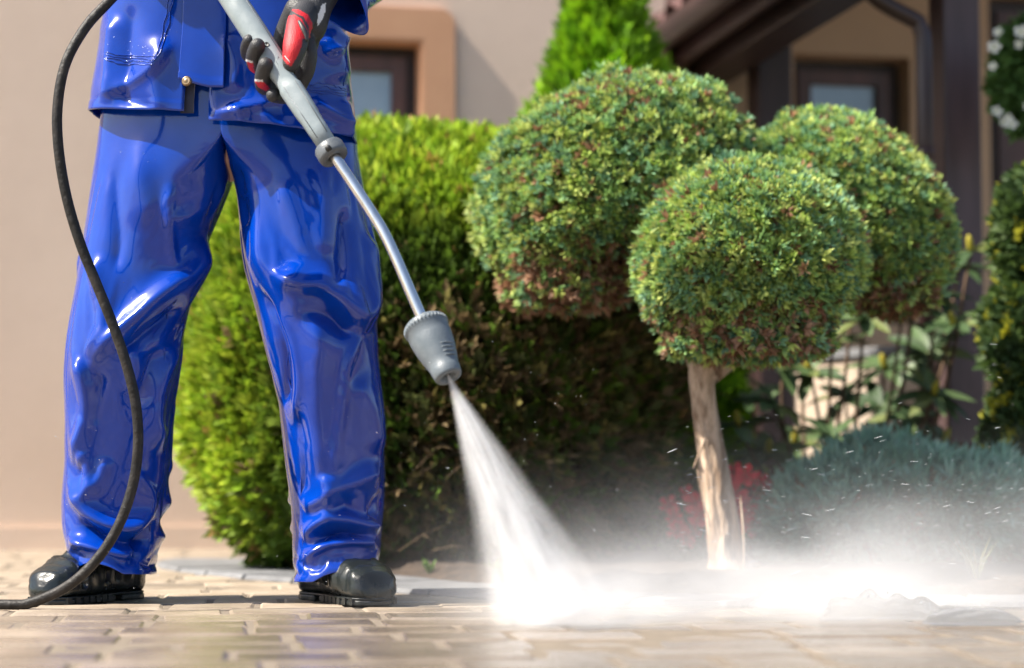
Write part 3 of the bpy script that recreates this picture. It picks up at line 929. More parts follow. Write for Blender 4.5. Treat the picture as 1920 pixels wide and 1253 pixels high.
for k, (x, y) in enumerate(whorls):
    p = P(x, y, RY + random.uniform(-.18, .22))
    b0 = root + np.array([random.uniform(-.15, .15), 0, 0])
    stems.append(tube(catmull([b0, (b0 + p) / 2 + np.array([(p[0] - b0[0]) * .2, 0, .03]), p], 8), np.linspace(.008, .004, 8), 6))
    tilt = Vector((random.uniform(-.5, .5), -random.uniform(.1, .7), 1)).normalized()
    q = tilt.to_track_quat('Z', 'Y')
    nl = random.randint(7, 10)
    for j in range(nl):
        if wl_ct >= 290: break
        wl_ct += 1
        o = bpy.data.objects.new('leaf', random.choice(leaf_me))
        scene.collection.objects.link(o); o.parent = rhodo; o.matrix_parent_inverse = PINV[rhodo.name]
        a = 2 * math.pi * j / nl + random.uniform(-.25, .25)
        s = random.uniform(.75, 1.15)
        o.matrix_basis = Matrix.Translation(Vector(p)) @ (q.to_matrix() @ Matrix.Rotation(a, 3, 'Z') @ Matrix.Rotation(random.uniform(-.55, .35), 3, 'Y')).to_4x4() @ Matrix.Diagonal((s, s, s, 1))
    if k % 2 == 0:
        o = bpy.data.objects.new('bud', bud_me)
        scene.collection.objects.link(o); o.parent = rhodo; o.matrix_parent_inverse = PINV[rhodo.name]
        o.matrix_basis = Matrix.Translation(Vector(p)) @ q.to_matrix().to_4x4() @ Matrix.Diagonal((1.3, 1.3, 1.4, 1))
obj('stems', *merge(stems), M['twig'], rhodo)

# ------------------------------------------------------------------ low blue juniper
JY = 5.15
jb = P(1670, 1076, JY)
bluej = thing('blue_juniper', (jb[0], JY, 0), 'low spreading blue-green juniper in front of the broad leaved shrub', 'shrub')
n = 9000
bl = [((1760, 950), (150, 100)), ((1560, 965), (120, 85)), ((1660, 930), (120, 100)), ((1850, 960), (110, 95)), ((1480, 1000), (70, 60))]
Vv, Ff, Cc, n0 = [], [], [], 0
for k, ((x, y), (ra, rb_)) in enumerate(bl):
    c0 = P(x, y, JY + random.uniform(-.05, .1)); s = JY / F
    m = int(n * ra * rb_ / 50000)
    v, f, c = crown_ball(c0, np.array([ra * s, .17, rb_ * s]), np.eye(3), m, [tuft(6, .045, .0042, .5, 80 + q) for q in range(4)], 1.0,
                         [(.11, .25, .19), (.16, .32, .24), (.08, .19, .16)], [1, 1, 1], [(.28, .50, .37), (.37, .56, .44)], lambda a, b: np.full(len(a), .03), 200 + k, depth=.6, lump=.16, up=.4, stray=.8)
    Vv.append(v); Ff.append(f + n0); Cc.append(c); n0 += len(v)
obj('foliage', np.concatenate(Vv), np.concatenate(Ff), M['leaf'], bluej, smooth=False, cols=np.concatenate(Cc))
bs = []
for k in range(14):
    a = np.array([jb[0] + random.uniform(-.05, .05), JY + .05, 0]); e = P(random.uniform(1460, 1900), random.uniform(900, 1000), JY + random.uniform(-.1, .1))
    bs.append(tube(catmull([a, (a + e) / 2 - np.array([0, 0, .02]), e], 8), np.linspace(.009, .003, 8), 6))
obj('branches', *merge(bs), M['twig'], bluej)

# ------------------------------------------------------------------ variegated shrub at the right edge
EY = 5.3
eb = P(1915, 1071, EY)
euo = thing('variegated_shrub', (eb[0], EY, 0), 'tall dark green shrub with small yellow leaves at the right edge', 'shrub')
Vv, Ff, Cc, n0 = [], [], [], 0
ov = []
for L_, W_ in ((.03, .009),):
    for sd in range(3):
        ov.append(tuft(5, L_, W_, .9, 300 + sd))
for k, ((x, y), (ra, rb_)) in enumerate((((1945, 440), (80, 130)), ((1940, 640), (85, 150)), ((1945, 830), (92, 150)), ((1990, 560), (120, 260)))):
    c0 = P(x, y, EY + .05); s = EY / F
    m = 2600
    v, f, c = crown_ball(c0, np.array([ra * s, .14, rb_ * s]), np.eye(3), m, ov, 1.0,
                         [(.03, .06, .018), (.045, .085, .022), (.02, .045, .015), (.42, .42, .035)], [3, 3, 2, .75], [(.05, .09, .03), (.08, .13, .03)], lambda a, b: np.full(len(a), .01), 250 + k, depth=.5, lump=.1, up=.3, stray=.9)
    Vv.append(v); Ff.append(f + n0); Cc.append(c); n0 += len(v)
Cc = np.concatenate(Cc)
yel = Cc[:, 0] > .25
yv = yel.reshape(-1, 4).any(1)
Cc.reshape(-1, 4, 3)[yv] = (.42, .41, .04)
obj('foliage', np.concatenate(Vv), np.concatenate(Ff), M['leaf'], euo, smooth=False, cols=Cc)
bs = []
for k in range(9):
    a = np.array([eb[0] + random.uniform(-.05, .05), EY + .05, 0]); e = P(random.uniform(1890, 2010), random.uniform(340, 800), EY + .05)
    bs.append(tube(catmull([a, (a + e) / 2, e], 6), np.linspace(.01, .003, 6), 6))
obj('stems', *merge(bs), M['twig'], euo)

# ------------------------------------------------------------------ red azalea behind the trunk
AY = 5.2
ab = P(1340, 1074, AY)
aza = thing('red_azalea', (ab[0], AY, 0), 'small azalea with red flowers at the foot of the pale trunk', 'shrub')
v, f, c = crown_ball(P(1345, 985, AY + .06), np.array([.14, .10, .125]), np.eye(3), 1500, [tuft(5, .028, .007, .9, 330 + k) for k in range(3)], 1.0,
                     [(.05, .08, .025), (.07, .10, .03), (.12, .06, .03)], [2, 2, 1], [(.09, .13, .04)], lambda a, b: np.full(len(a), .12), 270, depth=.6, lump=.12, stray=.9)
obj('foliage', v, f, M['leaf'], aza, smooth=False, cols=c)
def flower_mesh(R_, cup, col, colc, seed, m=5):
    r = np.random.default_rng(seed); V, Fc, C = [(0, 0, 0)], [], [colc]
    for i in range(m):
        a0 = 2 * math.pi * i / m
        for da, q, z in ((-.52, .55, cup * .6), (-.42, .92, cup), (0, 1.05, cup * 1.05), (.42, .92, cup), (.52, .55, cup * .6)):
            q2 = q * R_ * r.uniform(.92, 1.08)
            V.append((q2 * math.cos(a0 + da), q2 * math.sin(a0 + da), z * R_ * r.uniform(.8, 1.2))); C.append(col)
        b = 1 + 5 * i
        Fc += [(0, b, b + 1), (0, b + 1, b + 2), (0, b + 2, b + 3), (0, b + 3, b + 4)]
    return np.array(V), Fc, np.array(C)
v, f, c = flower_mesh(.026, .45, (.72, .014, .035), (.4, .006, .02), 5)
rf = mesh_from('flower', v, f, True, c); rf.materials.append(M['leaf'])
reds = [(1288, 930), (1305, 945), (1318, 938), (1380, 905), (1400, 893), (1418, 902), (1432, 908), (1375, 930), (1395, 958), (1410, 985), (1402, 972), (1330, 1000), (1300, 1003), (1272, 998), (1265, 970), (1375, 885), (1500, 888), (1285, 1012), (1255, 950), (1410, 930), (1385, 975), (1312, 965)]
stm = []
for x, y in reds:
    p = P(x, y, AY - random.uniform(.02, .1))
    o = bpy.data.objects.new('flower', rf)
    scene.collection.objects.link(o); o.parent = aza; o.matrix_parent_inverse = PINV[aza.name]
    q = Vector((random.uniform(-.8, .8), -1, random.uniform(-.2, .9))).to_track_quat('Z', 'Y')
    s_ = random.uniform(.8, 1.3)
    o.matrix_basis = Matrix.Translation(Vector(p)) @ q.to_matrix().to_4x4() @ Matrix.Diagonal((s_, s_, s_, 1))
    r0 = np.array([ab[0] + random.uniform(-.04, .04), AY + .03, 0])
    stm.append(tube(catmull([r0, (r0 + p) / 2 + np.array([0, .02, .01]), p], 6), np.linspace(.004, .0018, 6), 5))
obj('stems', *merge(stm), M['twig'], aza)

# ------------------------------------------------------------------ hanging basket with white flowers
BY = 5.9
bc_ = P(1935, 120, BY)
hang = thing('hanging_basket', bc_, 'hanging basket of white flowers beside the porch post', 'flower basket')
obj('pot', *lathe(bc_ + np.array([0.07, 0, -.03]), bc_ + np.array([0.07, 0, .08]), [(0, .03), (.1, .05), (.6, .085), (1, .095), (1, .085), (.7, .075)], 24), mat('pot_clay', (.10, .05, .04), (.14, .07, .05), .7, 12.), hang)
v, f, c = crown_ball(P(1932, 145, BY), np.array([.095, .09, .16]), np.eye(3), 1300, ov, 1.1, [(.05, .11, .025), (.07, .15, .03), (.035, .08, .02)], [1, 1, 1], [(.10, .19, .05)], lambda a, b: np.zeros(len(a)), 280, depth=.6, lump=.12, up=-.2, stray=.9)
obj('foliage', v, f, M['leaf'], hang, smooth=False, cols=c)
for k in range(3):
    a = 2 * math.pi * k / 3 + .4
    obj('chain', *tube([bc_ + np.array([.07 + .09 * math.cos(a), .09 * math.sin(a), .075]), bc_ + np.array([.07, 0, .45])], .0025, 6), M['metal_brown'], hang)
v, f, c = flower_mesh(.024, .35, (.80, .80, .76), (.6, .6, .35), 9)
wf = mesh_from('flower', v, f, True, c); wf.materials.append(M['leaf'])
for x, y in ((1872, 62), (1864, 90), (1862, 126), (1868, 210), (1890, 222), (1896, 234), (1882, 230), (1915, 62), (1912, 84), (1925, 200)):
    o = bpy.data.objects.new('flower', wf)
    scene.collection.objects.link(o); o.parent = hang; o.matrix_parent_inverse = PINV[hang.name]
    q = Vector((random.uniform(-.9, .2), -1, random.uniform(-.2, .5))).to_track_quat('Z', 'Y')
    s_ = random.uniform(.5, .85)
    o.matrix_basis = Matrix.Translation(Vector(P(x, y, BY - .11))) @ q.to_matrix().to_4x4() @ Matrix.Diagonal((s_, s_, s_, 1))

# ------------------------------------------------------------------ little weeds and a grass tuft
def weed(x, y, nl, L_, W_, col, label, up=1.0):
    g = G(x, y)
    V, Fc, C = [], [], []
    for i in range(nl):
        a = random.uniform(0, 6.28); lean = random.uniform(.15, .6)
        b = np.array([(0, 0, 0), (W_, 0, L_ * .5), (0, .15 * L_, L_), (-W_, 0, L_ * .5)]) * random.uniform(.6, 1.1)
        b = b @ rotm((1, 0, 0), -lean * up).T @ rotm((0, 0, 1), a).T + np.array([g[0], g[1], .01])
        k = len(V); V += list(b); Fc.append((k, k+1, k+2, k+3)); C += [np.array(col) * random.uniform(.7, 1.2)] * 4
    return tag(obj('weed', np.array(V), np.array(Fc), M['leaf'], None, smooth=False, cols=np.array(C)), label, 'weed')
weed(806, 1088, 9, .045, .008, (.14, .24, .05), 'small green weed at the foot of the hedge bush, right of the boot')
weed(925, 1090, 8, .05, .007, (.20, .24, .05), 'yellowish weed by the kerb just left of the water jet')
weed(1832, 1112, 12, .12, .004, (.22, .24, .10), 'pale grass tuft in the mist at the right', .7)

# ================================================================== THE WORKER
def pvc_material():
    m = bpy.data.materials.new('wet_blue_pvc'); m.use_nodes = True
    nt = m.node_tree; N = nt.nodes; L = nt.links
    b = N['Principled BSDF']
    tc = N.new('ShaderNodeTexCoord')
    nz = N.new('ShaderNodeTexNoise'); nz.inputs['Scale'].default_value = 6; nz.inputs['Detail'].default_value = 5; nz.inputs['Roughness'].default_value = .6
    L.new(tc.outputs['Object'], nz.inputs['Vector'])
    cr = N.new('ShaderNodeValToRGB')
    cr.color_ramp.elements[0].position = .35; cr.color_ramp.elements[0].color = (.0003, .026, .25, 1)
    cr.color_ramp.elements[1].position = .7; cr.color_ramp.elements[1].color = (.0005, .040, .33, 1)
    L.new(nz.outputs['Fac'], cr.inputs[0]); L.new(cr.outputs[0], b.inputs['Base Color'])
    # wet and half-dried patches: the film of water changes only the gloss
    n2 = N.new('ShaderNodeTexNoise'); n2.inputs['Scale'].default_value = 9; n2.inputs['Detail'].default_value = 6; n2.inputs['Distortion'].default_value = 1.2
    L.new(tc.outputs['Object'], n2.inputs['Vector'])
    mr = N.new('ShaderNodeMapRange'); mr.inputs['From Min'].default_value = .42; mr.inputs['From Max'].default_value = .58
    mr.inputs['To Min'].default_value = .10; mr.inputs['To Max'].default_value = .22
    L.new(n2.outputs['Fac'], mr.inputs['Value']); L.new(mr.outputs[0], b.inputs['Roughness'])
    b.inputs['Specular IOR Level'].default_value = .36
    b.inputs['Coat Weight'].default_value = .5; b.inputs['Coat Roughness'].default_value = .03
    nb = N.new('ShaderNodeTexNoise'); nb.inputs['Scale'].default_value = 26; nb.inputs['Detail'].default_value = 3
    L.new(tc.outputs['Object'], nb.inputs['Vector'])
    bp = N.new('ShaderNodeBump'); bp.inputs['Strength'].default_value = .05; bp.inputs['Distance'].default_value = .005
    L.new(nb.outputs['Fac'], bp.inputs['Height'])
    # fine drops of water
    vo = N.new('ShaderNodeTexVoronoi'); vo.inputs['Scale'].default_value = 130; vo.inputs['Randomness'].default_value = 1
    L.new(tc.outputs['Object'], vo.inputs['Vector'])
    dr = N.new('ShaderNodeMapRange'); dr.inputs['From Min'].default_value = .16; dr.inputs['From Max'].default_value = .05; dr.inputs['To Min'].default_value = 0; dr.inputs['To Max'].default_value = 1
    L.new(vo.outputs['Distance'], dr.inputs['Value'])
    mk = N.new('ShaderNodeMath'); mk.operation = 'MULTIPLY'
    gt = N.new('ShaderNodeMath'); gt.operation = 'GREATER_THAN'; gt.inputs[1].default_value = .56
    L.new(n2.outputs['Fac'], gt.inputs[0]); L.new(gt.outputs[0], mk.inputs[0]); L.new(dr.outputs[0], mk.inputs[1])
    b2 = N.new('ShaderNodeBump'); b2.inputs['Strength'].default_value = .35; b2.inputs['Distance'].default_value = .0015
    L.new(mk.outputs[0], b2.inputs['Height']); L.new(bp.outputs[0], b2.inputs['Normal'])
    L.new(b2.outputs[0], b.inputs['Normal']); L.new(bp.outputs[0], b.inputs['Coat Normal'])
    return m
M['pvc'] = pvc_material()
M['pvc_inside'] = mat('pvc_inside', (.012, .013, .03), (.02, .022, .045), .7, 10.)
M['boot'] = mat('boot_rubber', (.006, .008, .008), (.012, .016, .0155), .18, 14., coat=.2, spec=.35, bump=.3, bump_scale=30, rough2=.32)
M['sole'] = mat('boot_sole', (.010, .012, .012), (.018, .022, .021), .35, 20., bump=.2)
M['skin'] = mat('skin', (.50, .28, .20), (.55, .32, .23), .5, 12.)
M['undersuit'] = mat('undersuit', (.03, .035, .05), (.04, .045, .06), .9, 12.)

person = thing('person', (-.53, 4.05, 0), 'worker in wet blue waterproof suit and black boots, standing with legs apart', 'person')
WY = 4.05

def fold_disp(pp, folds):
    """sum of ridges and valleys; each: polyline in picture pixels of the standing figure, height in mm, widths on either side"""
    out = np.zeros(len(pp))
    for pts, amp, w1, w2 in folds:
        pts = catmull(pts, 8 * (len(pts) - 1) + 1) if len(pts) > 2 else np.asarray(pts, float)
        seg = pts[1:] - pts[:-1]; sl = np.linalg.norm(seg, axis=1); cum = np.r_[0, np.cumsum(sl)]; tot = cum[-1]
        bd = np.full(len(pp), 1e9); bs = np.zeros(len(pp)); bt = np.zeros(len(pp))
        for i in range(len(seg)):
            r = pp - pts[i]
            t = np.clip((r @ seg[i]) / (sl[i] ** 2 + 1e-9), 0, 1)
            q = r - t[:, None] * seg[i]
            dist = np.linalg.norm(q, axis=1)
            m = dist < bd
            bd[m] = dist[m]; bt[m] = (cum[i] + t[m] * sl[i]) / tot
            cr = seg[i][0] * r[:, 1] - seg[i][1] * r[:, 0]
            bs[m] = np.sign(cr[m])
        w = np.where(bs >= 0, w1, w2)
        x = bd / w
        prof = np.exp(-(np.sqrt(x * x + .05) - .2236) * 1.6) * np.exp(-.25 * x * x)
        end = np.minimum(1, np.minimum(bt, 1 - bt) / .22)
        end = end * end * (3 - 2 * end)
        out += amp * .0019 * prof * end
    return out

# sign convention: walking along the polyline, w1 is the width on the right-hand / lower side when going left to right
left_folds = [
    ([(392, 430), (345, 505), (300, 540), (250, 590), (205, 640), (165, 690)], 21, 22, 60),
    ([(345, 560), (290, 600), (240, 640), (215, 680)], -17, 30, 26),
    ([(318, 330), (314, 400), (317, 460), (324, 520)], 7, 14, 14),
    ([(205, 300), (215, 380), (222, 450), (214, 520)], -7, 22, 22),
    ([(170, 470), (195, 560), (190, 620), (150, 670)], 11, 20, 26),
    ([(130, 655), (162, 700), (172, 760), (158, 820), (140, 870)], 15, 26, 20),
    ([(190, 690), (182, 750), (176, 800)], -8, 12, 12),
    ([(335, 640), (300, 690), (285, 770), (300, 850)], 13, 24, 20),
    ([(300, 640), (270, 700), (262, 770)], -9, 20, 20),
    ([(235, 640), (255, 690), (240, 730)], 9, 22, 22),
    ([(128, 900), (150, 930), (190, 975), (240, 985), (290, 965)], 15, 18, 26),
    ([(150, 965), (190, 1003), (245, 1012), (290, 1000)], -13, 14, 14),
    ([(150, 880), (165, 850), (170, 900), (160, 940)], 9, 14, 14),
    ([(200, 850), (190, 890), (170, 920)], 7, 12, 16),
    ([(125, 1005), (160, 1030), (215, 1035), (275, 1028)], 10, 12, 14),
    ([(245, 870), (280, 930), (262, 990)], 8, 20, 14),
    ([(285, 960), (262, 1020), (240, 1062)], -10, 12, 12),
    ([(430, 335), (400, 372), (360, 400), (300, 415)], 6, 20, 20),
    ([(255, 215), (262, 330), (285, 430)], 6, 40, 40),
]
right_folds = [
    ([(470, 360), (492, 430), (512, 490), (560, 560), (598, 620), (600, 700), (603, 800), (612, 900), (606, 980)], 20, 55, 40),
    ([(525, 505), (565, 530), (610, 540), (655, 582), (690, 625)], 22, 16, 46),
    ([(560, 580), (620, 590), (660, 630)], -12, 26, 22),
    ([(648, 380), (640, 460), (632, 520), (606, 545)], -11, 16, 16),
    ([(690, 430), (697, 520), (680, 600)], 11, 22, 22),
    ([(688, 610), (662, 645), (645, 690), (638, 760), (631, 850), (632, 930)], 8, 10, 14),
    ([(498, 520), (532, 610), (545, 700), (535, 780)], -10, 12, 14),
    ([(520, 560), (556, 640), (572, 720), (560, 800)], 7, 14, 14),
    ([(575, 760), (585, 850), (572, 940)], -5, 14, 14),
    ([(560, 960), (600, 935), (650, 905), (700, 882), (725, 880)], 11, 24, 24),
    ([(720, 905), (690, 960), (655, 950), (630, 910)], -7, 22, 22),
    ([(565, 1015), (605, 975), (650, 968), (695, 980), (720, 962)], 15, 14, 22),
    ([(590, 1010), (640, 998), (695, 1003)], -12, 12, 12),
    ([(560, 1045), (610, 1022), (660, 1018), (712, 1015)], 10, 12, 12),
    ([(615, 880), (622, 930), (612, 975)], 9, 16, 16),
    ([(445, 300), (452, 360), (470, 440)], -8, 14, 14),
    ([(520, 330), (560, 420), (570, 500)], 6, 40, 40),
    ([(600, 300), (612, 400), (600, 490)], 5, 36, 36),
    ([(655, 700), (690, 760), (712, 850)], 6, 40, 40),
]
LT = np.array([(140,197,430),(215,192,430),(270,186,430),(330,178,437),(400,169,407),(470,159,374),(540,147,356),(600,135,344),(650,127,332),(700,127,321),(760,130,318),(820,130,317),(880,121,310),(930,115,304),(980,115,298),(1020,125,292),(1050,139,288),(1072,147,286)], float)
RT = np.array([(140,430,655),(215,430,662),(270,430,669),(330,439,678),(400,451,688),(470,467,697),(540,481,703),(600,491,706),(650,503,708),(700,518,711),(760,533,715),(820,541,719),(880,544,724),(930,546,721),(980,548,715),(1020,550,711),(1050,553,705),(1086,557,698)], float)
MIDX = P(432, 300, WY)[0]

def leg_grid(tab, side, folds, seed, NS, NR, designed=True):
    ys = np.linspace(tab[0, 0], tab[-1, 0], NR)
    xl = np.interp(ys, tab[:, 0], tab[:, 1]); xr = np.interp(ys, tab[:, 0], tab[:, 2])
    kk = max(3, NR // 14 | 1); k = np.hanning(kk + 2)[1:-1]; k /= k.sum()
    sm = lambda a: np.convolve(np.pad(a, kk // 2, mode='edge'), k, 'valid')
    xl, xr = sm(xl), sm(xr)
    phi = np.linspace(0, 2*np.pi, NS, endpoint=False)
    cs, sn = np.cos(phi), np.sin(phi)
    V = np.zeros((NR, NS, 3)); Nn = np.zeros((NR, NS, 3))
    for i, y in enumerate(ys):
        pl, pr = P(xl[i], y, WY), P(xr[i], y, WY)
        xc, a = (pl[0] + pr[0]) / 2, (pr[0] - pl[0]) / 2
        b = np.interp(y, [140, 330, 520, 640, 800, 950, 1080], [.128, .122, .108, .105, .095, .092, .098])
        yc = WY + np.interp(y, [140, 330, 640, 950, 1080], [0, 0, -.015, .02, .0])
        e = .86
        x = xc + a * np.sign(cs) * np.abs(cs) ** e
        yy = yc - b * np.sign(sn) * np.abs(sn) ** e
        w = sstep(372, 262, y)
        outer = cs * side > 0
        A = abs((pl[0] if side < 0 else pr[0]) - MIDX)
        xh = np.where(outer, MIDX + side * A * np.abs(cs), MIDX)
        yh = WY - .128 * sn
        V[i, :, 0] = x * (1 - w) + xh * w; V[i, :, 1] = yy * (1 - w) + yh * w; V[i, :, 2] = pl[2]
        nx, ny = cs / a, -sn / b
        L_ = np.hypot(nx, ny); Nn[i, :, 0] = nx / L_; Nn[i, :, 1] = ny / L_
    return ys, V, Nn, cs, sn

def sim_leg(tab, side, folds, seed, NS=98, NR=142, frames=12, LONG=1.05, GIRTH=1.03):
    ys, V, Nn, cs, sn = leg_grid(tab, side, folds, seed, NS, NR)
    rest = V.copy()
    # cut of the cloth: a little longer and wider than the stretched leg
    ztop = V[0, 0, 2]
    dz = np.diff(V[:, 0, 2])
    grow = 1 + (LONG - 1) * sstep(300, 480, ys[1:]) * (1 + .8 * sstep(850, 950, ys[1:]))
    rest[:, :, 2] = (ztop + np.r_[0, np.cumsum(dz * grow)])[:, None]
    cen = V.mean(1, keepdims=True)
    gg = 1 + (GIRTH - 1) * sstep(280, 420, ys)[:, None, None]
    rest[:, :, :2] = cen[:, :, :2] + (V[:, :, :2] - cen[:, :, :2]) * gg
    fl = V.reshape(-1, 3); nn = Nn.reshape(-1, 3)
    pp = proj(fl)
    front = sstep(.25, -.25, nn[:, 1])
    disp = fold_disp(pp, folds) * front
    pb = pp.copy(); pb[:, 0] = tab[:, 1:].mean() * 2 - pb[:, 0]; pb[:, 1] += 35
    disp += fold_disp(pb, folds) * (1 - front) * .5
    disp += np.array([mnoise.noise(Vector((p[0] * 9 + seed, p[1] * 9, p[2] * 6))) for p in fl]) * .006
    disp *= 1 - .85 * sstep(330, 230, pp[:, 1])
    start = (fl + nn * disp[:, None])
    frontm = np.clip(sn, 0, 1)
    hem = .022 * frontm * np.clip(1 - (cs * 1.2 - side * .55) ** 2, 0, 1) - .004 * (1 - frontm)
    hz = sstep(.86, 1.0, np.linspace(0, 1, NR))[:, None] * hem[None]
    start[:, 2] += hz.reshape(-1); rest[:, :, 2] += hz
    Fc = np.array([(i*NS + j, (i+1)*NS + j, (i+1)*NS + (j+1) % NS, i*NS + (j+1) % NS) for i in range(NR-1) for j in range(NS)])
    me = mesh_from('leg', start, Fc)
    o = bpy.data.objects.new('leg', me); scene.collection.objects.link(o)
    o.shape_key_add(name='basis'); rk = o.shape_key_add(name='rest')
    rk.data.foreach_set('co', rest.reshape(-1).astype(np.float32)); rk.value = 0
    vg = o.vertex_groups.new(name='pin')
    for i, y in enumerate(ys):
        w = float(max(sstep(275, 235, y), sstep(NR - 5, NR - 1, i) * .5))
        vg.add(list(range(i*NS, (i+1)*NS)), max(w, .2), 'REPLACE')
        wi = float(sstep(350, 322, y))          # the inside of the thighs stays closed up to the crotch
        if wi > max(w, .2): vg.add([i*NS + j for j in range(NS) if cs[j] * side < -.35], wi, 'REPLACE')
    cl = o.modifiers.new('cloth', 'CLOTH')
    st = cl.settings
    st.quality = 5; st.mass = .35
    st.tension_stiffness = 40; st.compression_stiffness = 40; st.shear_stiffness = 12; st.bending_stiffness = 0.4
    st.tension_damping = 15; st.compression_damping = 15; st.shear_damping = 10; st.bending_damping = 2
    st.air_damping = 4
    st.vertex_group_mass = 'pin'; st.pin_stiffness = 2.0
    st.rest_shape_key = rk
    st.use_pressure = True; st.uniform_pressure_force = 1.0
    cl.collision_settings.use_collision = False; cl.collision_settings.use_self_collision = False
    cl.point_cache.frame_start = 1; cl.point_cache.frame_end = frames
    for fr in range(1, frames + 1):
        scene.frame_set(fr)
    dg = bpy.context.evaluated_depsgraph_get()
    ev = o.evaluated_get(dg); m2 = ev.to_mesh()
    R = np.zeros(len(m2.vertices) * 3); m2.vertices.foreach_get('co', R); ev.to_mesh_clear()
    bpy.data.objects.remove(o); scene.frame_set(1)
    R = R.reshape(-1, 3) + nn * np.repeat(sstep(.965, .972, np.linspace(0, 1, NR)), NS)[:, None] * .0016
    return R, Fc

vl, fl_ = sim_leg(LT, -1, left_folds, 3.0)
vr, fr_ = sim_leg(RT, 1, right_folds, 11.0)
trousers = obj('trousers', np.concatenate([vl, vr]), np.concatenate([fl_, fr_ + len(vl)]), M['pvc'], person)
sb_ = trousers.modifiers.new('smooth_cloth', 'SUBSURF'); sb_.levels = 1; sb_.render_levels = 2
tri = trousers.modifiers.new('thick', 'SOLIDIFY'); tri.thickness = .0022; tri.offset = -1

def near_surface(Vs, px, py, off=.0015):
    """front-most trouser / jacket vertex at a picture position, lifted off the cloth"""
    p = proj(Vs); d = (p[:, 0] - px) ** 2 + (p[:, 1] - py) ** 2
    c = np.where(d < 40)[0]
    if not len(c): c = [int(np.argmin(d))]
    i = c[int(np.argmin(Vs[c][:, 1]))]
    return Vs[i] + np.array([0, -off, 0])
# inner leg seam and hem stitching
def stitch(Vs, pts, name, parent, r=.0011, n=60, m=None, off=.0008):
    q = catmull(pts, n)
    pa = np.array([near_surface(Vs, x, y, off) for x, y in q])
    k = np.array([.25, .5, .25])
    for _ in range(3):
        pa[1:-1] = pa[:-2] * .25 + pa[1:-1] * .5 + pa[2:] * .25
    return obj(name, *tube(pa, r, 6), m or M['pvc'], parent)
stitch(vr, [(505, 530), (533, 620), (541, 700), (545, 780), (560, 850), (562, 950), (563, 1030), (566, 1072)], 'leg_seam', trousers)
stitch(vr, [(640, 395), (641, 440), (634, 500)], 'leg_seam', trousers, .0009, 24)
stitch(vl, [(322, 560), (312, 650), (305, 760), (296, 870), (286, 980), (276, 1050)], 'leg_seam', trousers)

# ------------------------------------------------------------------ jacket
JT = np.array([(-520, 205, 640), (-300, 200, 640), (-100, 204, 640), (0, 200, 645), (80, 194, 650), (150, 183, 656), (215, 171, 664), (280, 166, 671)], float)
JB = .152
jy = WY - .005
def jac(ang, y):
    """ang 0 = person's left (picture right), 90 = front; y = picture row"""
    xl = np.interp(y, JT[:, 0], JT[:, 1]); xr = np.interp(y, JT[:, 0], JT[:, 2])
    pl, pr = P(xl, y, jy), P(xr, y, jy)
    xc, a = (pl[0] + pr[0]) / 2, (pr[0] - pl[0]) / 2
    b = np.interp(y, [-500, 0, 280], [.14, .135, JB])
    c, s_ = math.cos(ang), math.sin(ang)
    e = .8
    return np.array([xc + a * np.sign(c) * abs(c) ** e, jy - b * np.sign(s_) * abs(s_) ** e, pl[2]]), np.array([c / a, -s_ / b, 0]) / math.hypot(c / a, s_ / b)
def ang_of(px, y):
    lo, hi = 0.0, math.pi
    for _ in range(40):
        m = (lo + hi) / 2
        if proj(jac(m, y)[0])[0] > px: lo = m
        else: hi = m
    return (lo + hi) / 2
jfolds = [([(175, 190), (225, 165), (285, 130), (330, 70)], 6, 18, 24), ([(395, 215), (455, 205), (540, 180)], 6, 16, 22), ([(660, 240), (610, 205), (575, 190)], 7, 14, 20), ([(215, 20), (208, 100), (205, 200)], 8, 20, 24), ([(245, 0), (240, 90), (235, 215)], -5, 22, 22), ([(300, 60), (292, 150), (300, 225)], 4, 30, 30),
          ([(438, 190), (450, 215), (458, 255)], 6, 12, 16), ([(600, 60), (628, 110), (640, 160)], 8, 26, 26), ([(560, 60), (580, 150), (590, 250)], -4, 30, 30),
          ([(480, 195), (520, 235), (600, 255)], 5, 24, 24), ([(640, 180), (650, 230), (652, 268)], 7, 14, 18), ([(420, 60), (440, 120), (432, 180)], 6, 18, 18),
          ([(200, 150), (230, 185), (300, 200)], -4, 18, 18), ([(650, 60), (630, 90), (600, 100)], 6, 14, 14), ([(500, 130), (520, 190), (545, 240)], -4, 22, 22)]
def hemrow(px_ang):
    return 0
def panel(name, angs, hem, ytop, off, parent, nr=150, amp=1.0, seed=0.):
    """cloth from ytop down to hem(ang) for the listed angles, lifted off the body by off"""
    n = len(angs); V = []
    Nl = []
    for a in angs:
        yb = hem(a)
        for i in range(nr):
            y = ytop + (yb - ytop) * i / (nr - 1)
            p, nn = jac(a, y)
            V.append(p + nn * off); Nl.append(nn)
    V = np.array(V); Nl = np.array(Nl)
    pp = proj(V)
    front = sstep(.3, -.3, Nl[:, 1])
    d = fold_disp(pp, jfolds) * front * amp
    d += np.array([mnoise.noise(Vector((p[0] * 8 + seed, p[1] * 8, p[2] * 5))) for p in V]) * .005 * amp
    d += np.array([mnoise.noise(Vector((p[0] * 20 + seed, p[1] * 20, p[2] * 14))) for p in V]) * .0018 * amp
    t = np.tile(np.linspace(0, 1, nr), n)
    d += .0016 * sstep(.975, .98, t)
    V = V + Nl * d[:, None]
    Fc = np.array([(i*nr + j, i*nr + j + 1, (i+1)*nr + j + 1, (i+1)*nr + j) for i in range(n-1) for j in range(nr-1)])
    o = obj(name, V, Fc, M['pvc'], parent)
    md = o.modifiers.new('thick', 'SOLIDIFY'); md.thickness = .0028; md.offset = -1
    return o, V
aL = ang_of(345, 230); aR = ang_of(391, 250)
